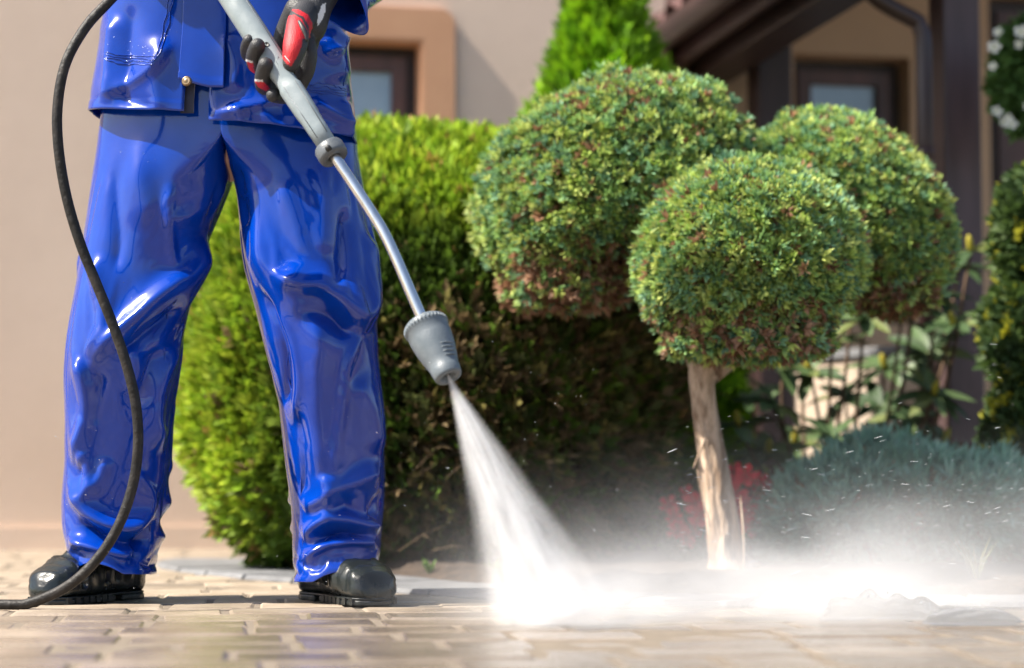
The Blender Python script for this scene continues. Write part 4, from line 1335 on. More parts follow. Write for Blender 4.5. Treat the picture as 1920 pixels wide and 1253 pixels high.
angs = np.linspace(aR, aL - 2 * math.pi, 240)           # all round the back from the right front edge to the left front edge
def jhem(a):
    a = (a + 2 * math.pi) % (2 * math.pi)
    # picture right-hand half hangs lower than the left-hand half
    if a <= (aR + aL) / 2:
        x = a / aR
        return np.interp(min(x, 1), [0, .25, .6, 1], [271, 268, 263, 250])
    if a < math.pi * 1.02:
        return np.interp((a - aL) / (math.pi - aL), [0, .4, 1], [233, 224, 210])
    return np.interp(a, [math.pi, 2 * math.pi], [210, 271])
jacket, JV = panel('jacket', angs, jhem, -520, 0.0, person, nr=190)
# front placket over the closure
pa0, pa1 = ang_of(421, 190), ang_of(337, 176)
placket, PV = panel('placket', np.linspace(pa0, pa1, 40), lambda a: np.interp((a - pa0) / (pa1 - pa0), [0, .25, 1], [192, 192, 176]), -420, .0075, jacket, nr=140, amp=.8, seed=5.)
# dark inner facing that shows in the opening
pf0, pf1 = ang_of(362, 230), ang_of(336, 230)
fv = []
for a in np.linspace(pf0, pf1, 6):
    for y in np.linspace(120, 236, 12):
        p, nn = jac(a, y); fv.append(p - nn * .008)
obj('inner_facing', np.array(fv), np.array([(i*12 + j, i*12 + j + 1, (i+1)*12 + j + 1, (i+1)*12 + j) for i in range(5) for j in range(11)]), M['pvc_inside'], jacket)
# snap button
sp = near_surface(PV, 349, 160, .001)
M['bronze'] = mat('bronze', (.22, .15, .08), (.34, .24, .14), .35, 60., metallic=.9)
obj('snap_button', *lathe(sp + np.array([0, .001, 0]), sp + np.array([-.0015, -.006, .001]), [(0, .0098), (.45, .0098), (.8, .0078), (.85, .0066), (.75, .0055), (1, .003), (1, .0005)], 24), M['bronze'], jacket)
# pocket and placket stitching
for k in range(4):
    stitch(JV, [(189, 94 + k * 5), (240, 101 + k * 5), (287, 104 + k * 5)], 'stitching', jacket, .0009, 40)
    stitch(JV, [(575, 155 + k * 4.5), (620, 160 + k * 4.5), (655, 165 + k * 4.5)], 'stitching', jacket, .0010, 40)
for dx in (0, 8):
    stitch(JV, [(316 + dx, -20), (303 + dx, 50), (287 + dx, 112)], 'stitching', jacket, .0009, 40)
stitch(PV, [(375, -30), (366, 40), (356, 110), (348, 165)], 'stitching', placket, .0009, 50)
stitch(JV, [(655, 60), (655, 120), (650, 160)], 'stitching', jacket, .0009, 30)
# pocket bag, a second layer on the picture-left front
pk0, pk1 = ang_of(290, 60), ang_of(196, 60)

# ------------------------------------------------------------------ boots
def boot(heel, deg, side):
    g = bpy.data.objects.new('boot', None)
    R = np.array([[math.sin(deg), -math.cos(deg), 0], [-math.cos(deg), -math.sin(deg), 0], [0, 0, 1]])   # local x = toe direction
    e1 = np.array([math.sin(deg), -math.cos(deg), 0]); e2 = np.array([-e1[1], e1[0], 0])
    W = lambda v: np.asarray(v)[:, :1] * e1 + np.asarray(v)[:, 1:2] * e2 + np.asarray(v)[:, 2:3] * np.array([0, 0, 1]) + np.array([heel[0], heel[1], 0])
    L_ = .295
    ts = np.r_[np.linspace(0, .12, 10), np.linspace(.14, .88, 36), np.linspace(.9, 1, 14)]
    hw = lambda t: np.interp(t, [0, .015, .05, .12, .3, .45, .62, .78, .9, .96, .985, 1], [.012, .026, .036, .042, .041, .044, .051, .054, .047, .035, .024, .009])
    ht = lambda t: np.interp(t, [0, .02, .1, .25, .38, .5, .62, .75, .86, .94, .98, 1], [.070, .10, .13, .140, .132, .114, .095, .083, .074, .062, .046, .032])
    NS = 48; V = []
    for t in ts:
        w, h = hw(t), ht(t)
        off = .006 * side * math.sin(math.pi * t)
        for j in range(NS):
            a = 2 * math.pi * j / NS
            c, s_ = math.cos(a), math.sin(a)
            y = w * np.sign(c) * abs(c) ** .75
            z = .012 + (h - .012) * (.42 + .58 * np.sign(s_) * abs(s_) ** .8 if s_ > 0 else .42 * (1 - abs(s_) ** .5))
            # rubber creases across the vamp and a toe-cap line
            k = 0.0
            if s_ > -.2:
                for (t0, wd, am, sk) in ((.42, .022, -.009, .06), (.49, .02, .008, .09), (.55, .022, -.009, .04), (.62, .02, .007, -.06), (.68, .02, -.007, .07), (.33, .02, .007, -.07), (.77, .02, .004, .05), (.83, .014, -.004, 0.), (.27, .02, -.008, .08)):
                    k += am * math.exp(-(((t - t0) - sk * c * 1.2) / wd) ** 2)
            if abs(z - .040) < .004: k -= .0015
            k += .0025 * mnoise.noise(Vector((t * 9, c * 1.6, s_ * 1.6 + side)))
            V.append((t * L_, y * (1 + k / max(w, .02)) + off, z + k * max(s_, 0)))
    n = len(ts)
    Fc = [(i*NS + j, (i+1)*NS + j, (i+1)*NS + (j+1) % NS, i*NS + (j+1) % NS) for i in range(n-1) for j in range(NS)]
    Fc += [tuple(range(NS)), tuple(range((n-1)*NS, n*NS))[::-1]]
    up = obj('boot', W(V), Fc, M['boot'], person)
    # shaft, inside the trouser leg
    sv, sf = tube([(.085, 0, .09), (.082, 0, .16), (.078, 0, .28)], [.052, .055, .056], 24)
    obj('shaft', W(sv), sf, M['boot'], up)
    # sole with heel block
    def slab(t0, t1, z0, z1, grow, nm):
        tt = np.linspace(t0, t1, 30)
        rim = [(t * L_ + (.004 if t > .97 else 0), hw(t) + grow + .006 * side * math.sin(math.pi * t)) for t in tt] + [(t * L_ + (.004 if t > .97 else 0), -hw(t) - grow + .006 * side * math.sin(math.pi * t)) for t in tt[::-1]]
        m = len(rim)
        Vv = [(x, y, z0) for x, y in rim] + [(x, y, z1) for x, y in rim]
        F2 = [(i, (i+1) % m, m + (i+1) % m, m + i) for i in range(m)] + [tuple(range(m))[::-1], tuple(range(m, 2*m))]
        return bevel(obj(nm, W(Vv), F2, M['sole'], up, smooth=False), .003)
    slab(.0, 1.0, .0115, .016, -.0035, 'welt')
    slab(.0, .29, .0, .0115, -.004, 'heel')
    slab(.36, .985, .001, .0115, -.004, 'sole')
    for k in range(7):
        t = .44 + k * .075
        w = hw(t) - .0055
        for s2 in (-1, 1):
            o = obj('tread_lug', W(box((t * L_ - .006, s2 * w - .004 + .006 * side * math.sin(math.pi * t), .002), (t * L_ + .006, s2 * w + .004 + .006 * side * math.sin(math.pi * t), .0145))[0]), box((0, 0, 0), (1, 1, 1))[1], M['sole'], up, smooth=False)
    return up
hl = G(252, 1119); hr_ = G(588, 1117)
boot((-.735, 4.19), math.radians(-26), -1)
boot((-.392, 4.16), math.radians(31), 1)

# ------------------------------------------------------------------ body inside the suit (one skin), mostly hidden
def skin_body():
    J = {'pelvis': (-.53, 4.05, .88), 'waist': (-.53, 4.05, 1.05), 'chest': (-.53, 4.04, 1.30), 'neck0': (-.53, 4.03, 1.46), 'neck': (-.53, 4.02, 1.53), 'head': (-.53, 3.99, 1.64), 'crown': (-.53, 3.99, 1.72),
         'hipL': (-.65, 4.05, .84), 'kneeL': (-.74, 4.02, .47), 'ankL': (-.76, 4.08, .12),
         'hipR': (-.41, 4.05, .84), 'kneeR': (-.355, 4.02, .47), 'ankR': (-.335, 4.08, .12),
         'shR': (-.36, 4.05, 1.40), 'elR': (-.17, 4.0, 1.275), 'wrR': (-.325, 3.80, 1.145),
         'shL': (-.70, 4.05, 1.40), 'elL': (-.86, 4.08, 1.36), 'wrL': (-.70, 3.86, 1.30)}
    rad = {'pelvis': .115, 'waist': .105, 'chest': .125, 'neck0': .06, 'neck': .05, 'head': .088, 'crown': .07, 'hipL': .075, 'kneeL': .05, 'ankL': .035, 'hipR': .075, 'kneeR': .05, 'ankR': .035,
           'shR': .05, 'elR': .04, 'wrR': .027, 'shL': .05, 'elL': .04, 'wrL': .027}
    E = [('pelvis', 'waist'), ('waist', 'chest'), ('chest', 'neck0'), ('neck0', 'neck'), ('neck', 'head'), ('head', 'crown'), ('pelvis', 'hipL'), ('hipL', 'kneeL'), ('kneeL', 'ankL'), ('pelvis', 'hipR'), ('hipR', 'kneeR'), ('kneeR', 'ankR'),
         ('chest', 'shR'), ('shR', 'elR'), ('elR', 'wrR'), ('chest', 'shL'), ('shL', 'elL'), ('elL', 'wrL')]
    ks = list(J)
    me = bpy.data.meshes.new('body'); me.from_pydata([J[k] for k in ks], [(ks.index(a), ks.index(b)) for a, b in E], [])
    o = bpy.data.objects.new('body', me); scene.collection.objects.link(o)
    md = o.modifiers.new('skin', 'SKIN'); md.use_smooth_shade = True
    for i, k in enumerate(ks):
        me.skin_vertices[0].data[i].radius = (rad[k], rad[k] * .95)
    me.skin_vertices[0].data[0].use_root = True
    sb = o.modifiers.new('sub', 'SUBSURF'); sb.levels = 1; sb.render_levels = 1
    me.materials.append(M['skin'])
    o.parent = person; o.matrix_parent_inverse = PINV[person.name]
    return J
J = skin_body()
# jacket shoulders, collar and sleeves (above the picture, they cast the shadow)
def sleeve(sh, el, wr, r0, r1, r2, cuff):
    path = catmull([sh, (np.array(sh) + el) / 2, el, (np.array(el) + wr) / 2, wr], 40)
    rad = np.interp(np.linspace(0, 1, 40), [0, .5, .85, 1], [r0, r1, r2, cuff])
    v, f = tube(path, rad, 40, cap=False)
    for i in range(len(v)):
        p = v[i]; c = path[i // 40]
        g = 1 + .10 * mnoise.noise(Vector(p * 14)) + .05 * mnoise.noise(Vector(p * 35))
        v[i] = c + (p - c) * g
    return v, f
cuffR = P(628, -6, 3.80)
sv, sf = sleeve(np.array([-.37, 4.05, 1.42]), np.array([-.17, 4.00, 1.275]), cuffR, .085, .07, .058, .056)
# the cuff flares to a point at its outer lower edge
tipd = P(676, 56, 3.80) - cuffR
for i in range(38 * 40, 40 * 40):
    d_ = sv[i] - cuffR
    k = max(0, float(np.dot(d_, tipd) / (np.linalg.norm(d_) * np.linalg.norm(tipd))))
    sv[i] = sv[i] + tipd * (k ** 3) * .42 * (1 if i >= 39 * 40 else .5)
so = obj('sleeve', sv, sf, M['pvc'], jacket)
md = so.modifiers.new('thick', 'SOLIDIFY'); md.thickness = .003
sv2, sf2 = sleeve(np.array([-.69, 4.05, 1.42]), np.array([-.86, 4.08, 1.37]), np.array([-.715, 3.87, 1.29]), .085, .07, .058, .055)
so2 = obj('sleeve', sv2, sf2, M['pvc'], jacket)
md = so2.modifiers.new('thick', 'SOLIDIFY'); md.thickness = .003
yk, yf = sphere((-.53, 4.05, 1.36), (.235, .15, .16), 32, 18)
obj('shoulders', yk, yf, M['pvc'], jacket)
cl, cf_ = lathe((-.53, 4.04, 1.46), (-.53, 4.03, 1.56), [(0, .085), (.5, .075), (1, .078)], 28, cap=False)
co = obj('collar', cl, cf_, M['pvc'], jacket); md = co.modifiers.new('thick', 'SOLIDIFY'); md.thickness = .003
cap_v, cap_f = sphere((-.53, 3.995, 1.685), (.098, .108, .085), 28, 14)
cap_v[:, 2] = np.maximum(cap_v[:, 2], 1.665)
obj('cap', cap_v, cap_f, M['undersuit'], person)
nv, nf = sphere((-.53, 3.893, 1.615), (.014, .02, .022), 12, 8)
obj('nose', nv, nf, M['skin'], person)

# ------------------------------------------------------------------ gloved hands
M['glove'] = None
def glove_material():
    m = bpy.data.materials.new('work_glove'); m.use_nodes = True
    nt = m.node_tree; N = nt.nodes; L = nt.links; b = N['Principled BSDF']
    at = N.new('ShaderNodeAttribute'); at.attribute_name = 'tint'
    tc = N.new('ShaderNodeTexCoord')
    L.new(at.outputs['Color'], b.inputs['Base Color'])
    b.inputs['Roughness'].default_value = .55
    vo = N.new('ShaderNodeTexVoronoi'); vo.inputs['Scale'].default_value = 420
    L.new(tc.outputs['Object'], vo.inputs['Vector'])
    bp = N.new('ShaderNodeBump'); bp.inputs['Strength'].default_value = .5; bp.inputs['Distance'].default_value = .0012
    L.new(vo.outputs['Distance'], bp.inputs['Height']); L.new(bp.outputs[0], b.inputs['Normal'])
    return m
M['glove'] = glove_material()

def blobs(chains, voxel):
    parts_ = []
    for pts, rads in chains:
        pts = np.array(pts); n = max(6, 5 * (len(pts) - 1) + 1)
        path = catmull(pts, n); rr = np.interp(np.linspace(0, 1, n), np.linspace(0, 1, len(rads)), rads)
        parts_.append(tube(path, rr, 18))
        for e in (0, -1):
            parts_.append(sphere(path[e], rr[e] * .99, 16, 10))
    v, f = merge(parts_)
    me = mesh_from('tmp', v, f)
    o = bpy.data.objects.new('tmp', me); scene.collection.objects.link(o)
    md = o.modifiers.new('r', 'REMESH'); md.mode = 'VOXEL'; md.voxel_size = voxel
    ms = o.modifiers.new('s', 'SMOOTH'); ms.iterations = 4; ms.factor = .5
    dg = bpy.context.evaluated_depsgraph_get(); dg.update()
    ev = o.evaluated_get(dg); m2 = ev.to_mesh()
    V = np.zeros(len(m2.vertices) * 3); m2.vertices.foreach_get('co', V); V = V.reshape(-1, 3)
    Fc = np.zeros(len(m2.loops), int); m2.loops.foreach_get('vertex_index', Fc)
    tot = np.zeros(len(m2.polygons), int); m2.polygons.foreach_get('loop_total', tot)
    Fc = Fc.reshape(-1, 4) if (tot == 4).all() else [tuple(p.vertices) for p in m2.polygons]
    ev.to_mesh_clear(); bpy.data.objects.remove(o)
    return V, Fc
def hp(*t): return [P(*q) for q in t]
chains = [
    # palm behind the grip, wrist up into the cuff
    (hp((612, -25, 3.80), (592, 10, 3.775), (578, 50, 3.765)), [.031, .031, .033]),
    (hp((585, 30, 3.765), (572, 80, 3.775), (562, 125, 3.785)), [.026, .025, .021]),
    (hp((560, 20, 3.765), (540, 60, 3.785), (525, 95, 3.79)), [.026, .023, .019]),
    (hp((572, 60, 3.75), (578, 100, 3.745), (573, 135, 3.75), (560, 160, 3.755)), [.015, .0165, .0155, .0135]),
    # index
    (hp((572, 128, 3.755), (560, 163, 3.755), (535, 180, 3.725), (512, 179, 3.675)), [.0145, .0140, .0138, .0128]),
    # middle
    (hp((560, 120, 3.785), (525, 158, 3.785), (497, 164, 3.735), (494, 146, 3.680), (498, 122, 3.654)), [.0145, .0135, .0142, .0158, .0140]),
    # ring
    (hp((545, 100, 3.79), (510, 128, 3.79), (480, 124, 3.74), (477, 106, 3.684), (483, 86, 3.658)), [.0145, .0135, .0135, .0152, .0138]),
    # little
    (hp((528, 85, 3.79), (495, 108, 3.79), (468, 106, 3.75), (463, 92, 3.710), (467, 76, 3.682)), [.013, .0125, .012, .0125, .0115]),
    # thumb over the front
    (hp((573, 25, 3.750), (560, 50, 3.700), (553, 88, 3.662), (546, 120, 3.655)), [.024, .0235, .0215, .0155]),
]
gv, gf = blobs(chains, .0024)
gp = proj(gv)
col = np.tile((.020, .020, .022), (len(gv), 1))
def inpoly(pts, p):
    x, y = p[:, 0], p[:, 1]; r = np.zeros(len(p), bool); n = len(pts)
    for i in range(n):
        (x0, y0), (x1, y1) = pts[i], pts[(i + 1) % n]
        c = (y0 > y) != (y1 > y)
        r ^= c & (x < (x1 - x0) * (y - y0) / (y1 - y0 + 1e-9) + x0)
    return r
front_m = gv[:, 1] < 3.735
red = inpoly([(541, 30), (552, 28), (566, 36), (576, 55), (579, 70), (567, 74), (566, 86), (556, 108), (546, 126), (536, 118), (526, 104)], gp) & front_m
fing = gv[:, 1] < 3.80
red |= inpoly([(462, 114), (474, 118), (478, 140), (468, 132)], gp) & fing
red |= inpoly([(476, 150), (492, 152), (507, 166), (499, 171), (484, 164)], gp) & fing
red |= inpoly([(545, 18), (560, 18), (578, 28), (586, 44), (585, 66), (580, 74), (579, 50), (570, 32), (556, 25)], gp) & front_m
col[red] = (.46, .004, .010)
wht = inpoly([(595, 50), (596, 28), (604, 8), (611, 6), (610, 22), (603, 40)], gp) & (gv[:, 1] < 3.79)
col[wht] = (.62, .62, .62)
sil = inpoly([(460, 111), (474, 115), (473, 119), (460, 115)], gp) | inpoly([(474, 148), (493, 150), (492, 154), (475, 153)], gp)
col[sil & fing] = (.55, .55, .56)
glove = obj('glove', gv, gf, M['glove'], person, cols=col)
# glove cuff band and thumb seam
obj('thumb_seam', *tube(catmull([near_surface(gv, x, y, .0006) for x, y in ((528, 105), (534, 113), (541, 121))], 14), .0007, 6), mat('seam_thread', (.5, .5, .5), (.6, .6, .6), .6), glove)
# knuckle pad on the thumb joint
kp = [near_surface(gv, x, y, .001) for x, y in ((562, 34), (572, 48), (579, 64), (580, 74))]
obj('knuckle_pad', *tube(catmull(kp, 14), np.interp(np.linspace(0, 1, 14), [0, .5, 1], [.003, .0055, .003]), 10), mat('pad', (.015, .015, .016), (.03, .03, .03), .5, 40.), glove)
# second hand on the trigger handle, above the picture
ch2 = [([(-.715, 3.87, 1.29), (-.70, 3.83, 1.28), (-.685, 3.80, 1.265)], [.03, .031, .03])]
for k in range(4):
    z0 = 1.285 - k * .020
    ch2.append(([(-.70, 3.80, z0), (-.672, 3.765, z0 - .004), (-.648, 3.775, z0 - .006), (-.642, 3.80, z0 - .006)], [.012, .0115, .011, .010]))
ch2.append(([(-.70, 3.82, 1.295), (-.675, 3.835, 1.30), (-.648, 3.83, 1.295)], [.014, .013, .011]))
g2, f2 = blobs(ch2, .003)
obj('glove', g2, f2, M['glove'], person, cols=np.tile((.02, .02, .022), (len(g2), 1)))

# ================================================================== PRESSURE WASHER LANCE AND HOSE
M['lance_grey'] = mat('lance_plastic', (.18, .215, .225), (.24, .275, .285), .28, 22., rough2=.42, bump=.05, bump_scale=300, spec=.5)
M['collar_grey'] = mat('collar_plastic', (.075, .085, .095), (.10, .11, .12), .38, 30., bump=.1, bump_scale=300)
M['nozzle_grey'] = mat('nozzle_plastic', (.09, .11, .125), (.12, .14, .155), .40, 40., bump=.12, bump_scale=350)
M['steel'] = mat('steel', (.62, .60, .57), (.74, .72, .69), .22, 20., metallic=1.0, stretch=(3, 3, .5))
M['brass'] = mat('brass', (.62, .36, .10), (.75, .48, .18), .25, 40., metallic=1.0)
M['black'] = mat('black_plastic', (.01, .01, .01), (.02, .02, .02), .5, 20.)
M['hose'] = mat('hose_rubber', (.010, .009, .008), (.032, .027, .023), .55, 25., spec=.3, bump=.3, bump_scale=90, ramp=(.45, .7))

lance = thing('washer_lance', P(623, 287, 3.62), 'grey pressure washer lance with bent steel tube and nozzle, aimed down', 'pressure washer')
A0 = P(330, -165, 3.79); A1 = P(451, 0, 3.705); A2 = P(529, 118, 3.665); A3_ = P(618, 278, 3.618)
ax = A3_ - A0; axn = ax / np.linalg.norm(ax)
# body of the grip: wider and round at the top, flatter and tapering to the collar
def grip(p0, p1, prof, seg=36):
    ax_ = (p1 - p0); L_ = np.linalg.norm(ax_); ax_ /= L_
    side = np.cross(ax_, np.array([0, 1.0, 0])); side /= np.linalg.norm(side)
    fr = np.cross(side, ax_)
    V = []
    for t, a, b, e in prof:
        for j in range(seg):
            q = 2 * math.pi * j / seg; c, s_ = math.cos(q), math.sin(q)
            V.append(p0 + ax_ * t * L_ + side * a * np.sign(c) * abs(c) ** e + fr * b * np.sign(s_) * abs(s_) ** e)
    n = len(prof)
    Fc = [(i*seg + j, i*seg + (j+1) % seg, (i+1)*seg + (j+1) % seg, (i+1)*seg + j) for i in range(n-1) for j in range(seg)] + [tuple(range(seg))[::-1], tuple(range((n-1)*seg, n*seg))]
    return np.array(V), Fc
T_ = lambda y: np.clip((y + 165) / (278 + 165.), 0, 1)
prof = [(0, .018, .018, 1), (.02, .022, .022, 1), (T_(0), .0228, .0225, .95), (T_(60), .0232, .0225, .92), (T_(100), .0228, .022, .9), (T_(135), .0222, .0215, .85), (T_(140), .0215, .0212, .8),
        (T_(146), .0196, .0205, .72), (T_(152), .0188, .020, .68), (T_(168), .0190, .0198, .66), (T_(172), .0212, .0208, .66), (T_(180), .0212, .0205, .66), (T_(215), .0202, .0195, .66), (T_(225), .0186, .0185, .7), (T_(245), .0180, .018, .72), (1, .0168, .017, .75)]
gvv, gff = grip(A0, A3_, prof)
gr = obj('grip', gvv, gff, M['lance_grey'], lance)
side = np.cross(axn, np.array([0, 1.0, 0])); side /= np.linalg.norm(side); frn = np.cross(side, axn)
if frn[1] > 0: frn = -frn
def on_lance(y, s_, f_): 
    return A0 + ax * T_(y) + side * s_ + frn * f_
sgn = 1 if on_lance(100, .02, 0)[0] > on_lance(100, 0, 0)[0] else -1
# grip ribs: short curved grooves on the upper left of the grip
for k in range(5):
    y = 2 + k * 13
    a = [on_lance(y - 4 + i * 2.0, sgn * (-.0215 + .0042 * i), .0065 + .0036 * i - .0006 * i * i * .5) for i in range(5)]
    obj('grip_rib', *tube(catmull(a, 10), np.interp(np.linspace(0, 1, 10), [0, .5, 1], [.0004, .0011, .0004]), 6), M['collar_grey'], gr)
# moulding line, screw hole and lower insert
obj('moulding_line', *tube([on_lance(-80, sgn * .0185, .0135), on_lance(60, sgn * .0192, .0135), on_lance(130, sgn * .0186, .0135)], .0007, 6), M['collar_grey'], gr)
obj('screw_hole', *lathe(on_lance(103, sgn * .0055, .0195), on_lance(103, sgn * .0058, .0224), [(0, .005), (.9, .005), (1, .0042), (.7, .0034)], 18), M['black'], gr)
obj('insert_line', *tube(catmull([on_lance(128, sgn * .012, .0196), on_lance(133, sgn * .004, .0210), on_lance(139, sgn * .0035, .0206), on_lance(147, -sgn * .002, .0199), on_lance(155, -sgn * .004, .0193), on_lance(160, -sgn * .002, .0192)], 20), .0006, 6), M['collar_grey'], gr)
obj('insert_line', *tube([on_lance(172, -sgn * .009, .0200), on_lance(222, -sgn * .0085, .0180), on_lance(262, -sgn * .008, .0165)], .0008, 6), M['collar_grey'], gr)
obj('insert_line', *tube([on_lance(172, sgn * .0135, .0198), on_lance(222, sgn * .0125, .0182), on_lance(262, sgn * .0115, .0168)], .0006, 6), M['collar_grey'], gr)
# collar
C0, C1 = P(614, 274, 3.622), P(628, 297, 3.612)
co_ = obj('collar', *lathe(C0, C1, [(0, .017), (.06, .0245), (.2, .0262), (.75, .0262), (.95, .0245), (.95, .012), (.6, .010)], 40), M['collar_grey'], lance)
obj('collar_hole', *lathe(P(615, 277, 3.596), P(616, 279, 3.588), [(0, .0055), (1, .0055)], 16), M['black'], co_)
# bent steel tube
tb_ = catmull([P(622, 286, 3.617), P(660, 342, 3.602), P(700, 403, 3.588), P(722, 440, 3.578), P(742, 482, 3.568), P(760, 524, 3.56), P(778, 566, 3.552), P(793, 600, 3.545)], 60)
obj('steel_tube', *tube(tb_, .0098, 20), M['steel'], lance)
# hex brass fitting
N0, N1 = P(791, 595, 3.548), P(798, 612, 3.542)
hx = lathe(N0, N1, [(0, .0135), (.0, .0165), (1, .0165)], 6)
obj('hex_fitting', *hx, M['brass'], lance, smooth=False)
# nozzle
Z0, Z1 = P(795, 606, 3.545), P(842, 708, 3.498)
pr = [(0, .020), (.0, .0335), (.03, .0372), (.13, .0378), (.14, .0366), (.3, .0362), (.5, .0335), (.7, .0285), (.83, .0245), (.845, .0252), (.97, .0236), (1, .0220), (1.0, .0135), (.90, .0115), (.88, .002)]
nz_ = obj('nozzle', *lathe(Z0, Z1, pr, 48, cap=False), M['nozzle_grey'], lance)
za = Z1 - Z0; zl = np.linalg.norm(za); za = za / zl
zs = np.cross(za, np.array([0, 1.0, 0])); zs /= np.linalg.norm(zs); zf = np.cross(zs, za)
if zf[1] > 0: zf = -zf
for k in range(36):                                # knurled rim
    a = 2 * math.pi * k / 36
    d_ = zs * math.cos(a) + zf * math.sin(a)
    p = Z0 + za * zl * .085 + d_ * .0376
    obj('rim_rib', *tube([p - za * .0038, p + za * .0038], .0014, 6), M['nozzle_grey'], nz_)
for k in range(4):                                 # finger ribs near the tip
    t = .56 + k * .062
    r = np.interp(t, [.5, .7, .83], [.0335, .0285, .0245])
    pts = []
    for i in range(9):
        a = math.radians(20 + 50 * i / 8)
        pts.append(Z0 + za * zl * t + (zs * math.cos(a) * (1 if zs[0] > 0 else -1) + zf * math.sin(a)) * r)
    obj('finger_rib', *tube(np.array(pts), np.interp(np.linspace(0, 1, 9), [0, .3, .7, 1], [.0005, .0017, .0017, .0005]), 6), M['nozzle_grey'], nz_)
obj('orifice', *lathe(Z0 + za * zl * .86, Z0 + za * zl * .905, [(0, .0114), (1, .0114), (1, .003)], 24), M['black'], nz_)
# trigger handle at the rear end, above the picture
Hd = A0 - axn * .02
obj('trigger_handle', *tube(catmull([A0 + axn * .03, Hd, Hd + np.array([-.02, .01, .05]), np.array([-.665, 3.80, 1.285]), np.array([-.66, 3.80, 1.22])], 24), np.interp(np.linspace(0, 1, 24), [0, .4, 1], [.02, .022, .018]), 16), M['lance_grey'], lance)
obj('trigger', *tube(catmull([Hd + np.array([.0, -.02, .03]), Hd + np.array([-.03, -.03, .04])], 8), .006, 8), M['black'], lance)

# hose
hpts = [np.array([-.66, 3.80, 1.215]), P(262, -60, 3.80), P(207, 0, 3.78), P(160, 52, 3.76), P(123, 120, 3.745), P(108, 200, 3.74), P(110, 280, 3.74), P(125, 370, 3.745), P(150, 455, 3.75), P(180, 530, 3.755), P(210, 605, 3.76), P(236, 680, 3.765),
        P(254, 755, 3.77), P(259, 830, 3.775), P(250, 905, 3.78), P(225, 980, 3.78), P(185, 1045, 3.78), P(130, 1097, 3.78), P(65, 1128, 3.79), P(-10, 1143, 3.80), P(-120, 1143, 3.83), P(-320, 1135, 3.95), P(-600, 1120, 4.2)]
hp_ = catmull(hpts, 200)
hp_[:, 2] = np.maximum(hp_[:, 2], .0105)
tag(obj('pressure_hose', *tube(hp_, .0092, 16), M['hose']), 'black rubber pressure hose looping past the worker down to the paving', 'hose')

# ================================================================== WATER: jet, mist, drops
def vol_mat(name, build, color=(.985, .985, .99), aniso=0.1):
    m = bpy.data.materials.new(name); m.use_nodes = True
    nt = m.node_tree; N = nt.nodes; L = nt.links
    N.remove(N['Principled BSDF'])
    pv = N.new('ShaderNodeVolumePrincipled')
    pv.inputs['Color'].default_value = (*color, 1); pv.inputs['Anisotropy'].default_value = aniso
    L.new(pv.outputs[0], N['Material Output'].inputs['Volume'])
    L.new(build(nt), pv.inputs['Density'])
    return m
def node(nt, t, op=None, **kw):
    n = nt.nodes.new(t)
    if op: n.operation = op
    return n
def mth(nt, op, a, b=None, c=None, clamp=False):
    n = nt.nodes.new('ShaderNodeMath'); n.operation = op; n.use_clamp = clamp
    for i, x in enumerate((a, b, c)):
        if x is None: continue
        if isinstance(x, (int, float)): n.inputs[i].default_value = x
        else: nt.links.new(x, n.inputs[i])
    return n.outputs[0]

# --- the jet: a widening cone of spray from the orifice to the paving (local +Z runs down the jet)
J0 = P(841, 706, 3.499); J1 = P(1040, 1172, 3.42)
jd = J1 - J0; JL = np.linalg.norm(jd)
RK = .262                                             # cone slope
def jet_density(nt):
    N, L = nt.nodes, nt.links
    tc = N.new('ShaderNodeTexCoord')
    sx = N.new('ShaderNodeSeparateXYZ'); L.new(tc.outputs['Object'], sx.inputs[0])
    x, y, z = sx.outputs
    R = mth(nt, 'MULTIPLY_ADD', z, RK, .0035)
    r = mth(nt, 'SQRT', mth(nt, 'ADD', mth(nt, 'MULTIPLY', x, x), mth(nt, 'MULTIPLY', y, y)))
    q = mth(nt, 'DIVIDE', r, R)
    core = mth(nt, 'POWER', mth(nt, 'SUBTRACT', 1.0, mth(nt, 'MULTIPLY', q, q), clamp=True), 1.6)
    # streaks that fan out with the jet
    cb = N.new('ShaderNodeCombineXYZ')
    L.new(mth(nt, 'DIVIDE', x, R), cb.inputs[0]); L.new(mth(nt, 'DIVIDE', y, R), cb.inputs[1]); L.new(mth(nt, 'MULTIPLY', z, 3.0), cb.inputs[2])
    nz = N.new('ShaderNodeTexNoise'); nz.inputs['Scale'].default_value = 3.6; nz.inputs['Detail'].default_value = 5; nz.inputs['Roughness'].default_value = .6
    L.new(cb.outputs[0], nz.inputs['Vector'])
    st = N.new('ShaderNodeMapRange'); st.inputs['From Min'].default_value = .34; st.inputs['From Max'].default_value = .66; st.inputs['To Min'].default_value = .08; st.inputs['To Max'].default_value = 1.8
    L.new(nz.outputs['Fac'], st.inputs['Value'])
    d = mth(nt, 'DIVIDE', mth(nt, 'MULTIPLY', core, st.outputs[0]), mth(nt, 'ADD', R, .004))
    return mth(nt, 'MULTIPLY', d, 1.35)
seg = 40; Vj = []
zs_ = np.linspace(-.004, JL, 14)
for z in zs_:
    R = .0035 + RK * max(z, 0)
    Vj += [(R * 1.02 * math.cos(2*math.pi*j/seg), R * 1.02 * math.sin(2*math.pi*j/seg), z) for j in range(seg)]
Fj = [(i*seg + j, i*seg + (j+1) % seg, (i+1)*seg + (j+1) % seg, (i+1)*seg + j) for i in range(len(zs_)-1) for j in range(seg)] + [tuple(range(seg))[::-1], tuple(range((len(zs_)-1)*seg, len(zs_)*seg))]
jet = obj('water_jet', np.array(Vj), Fj, vol_mat('jet_spray', jet_density))
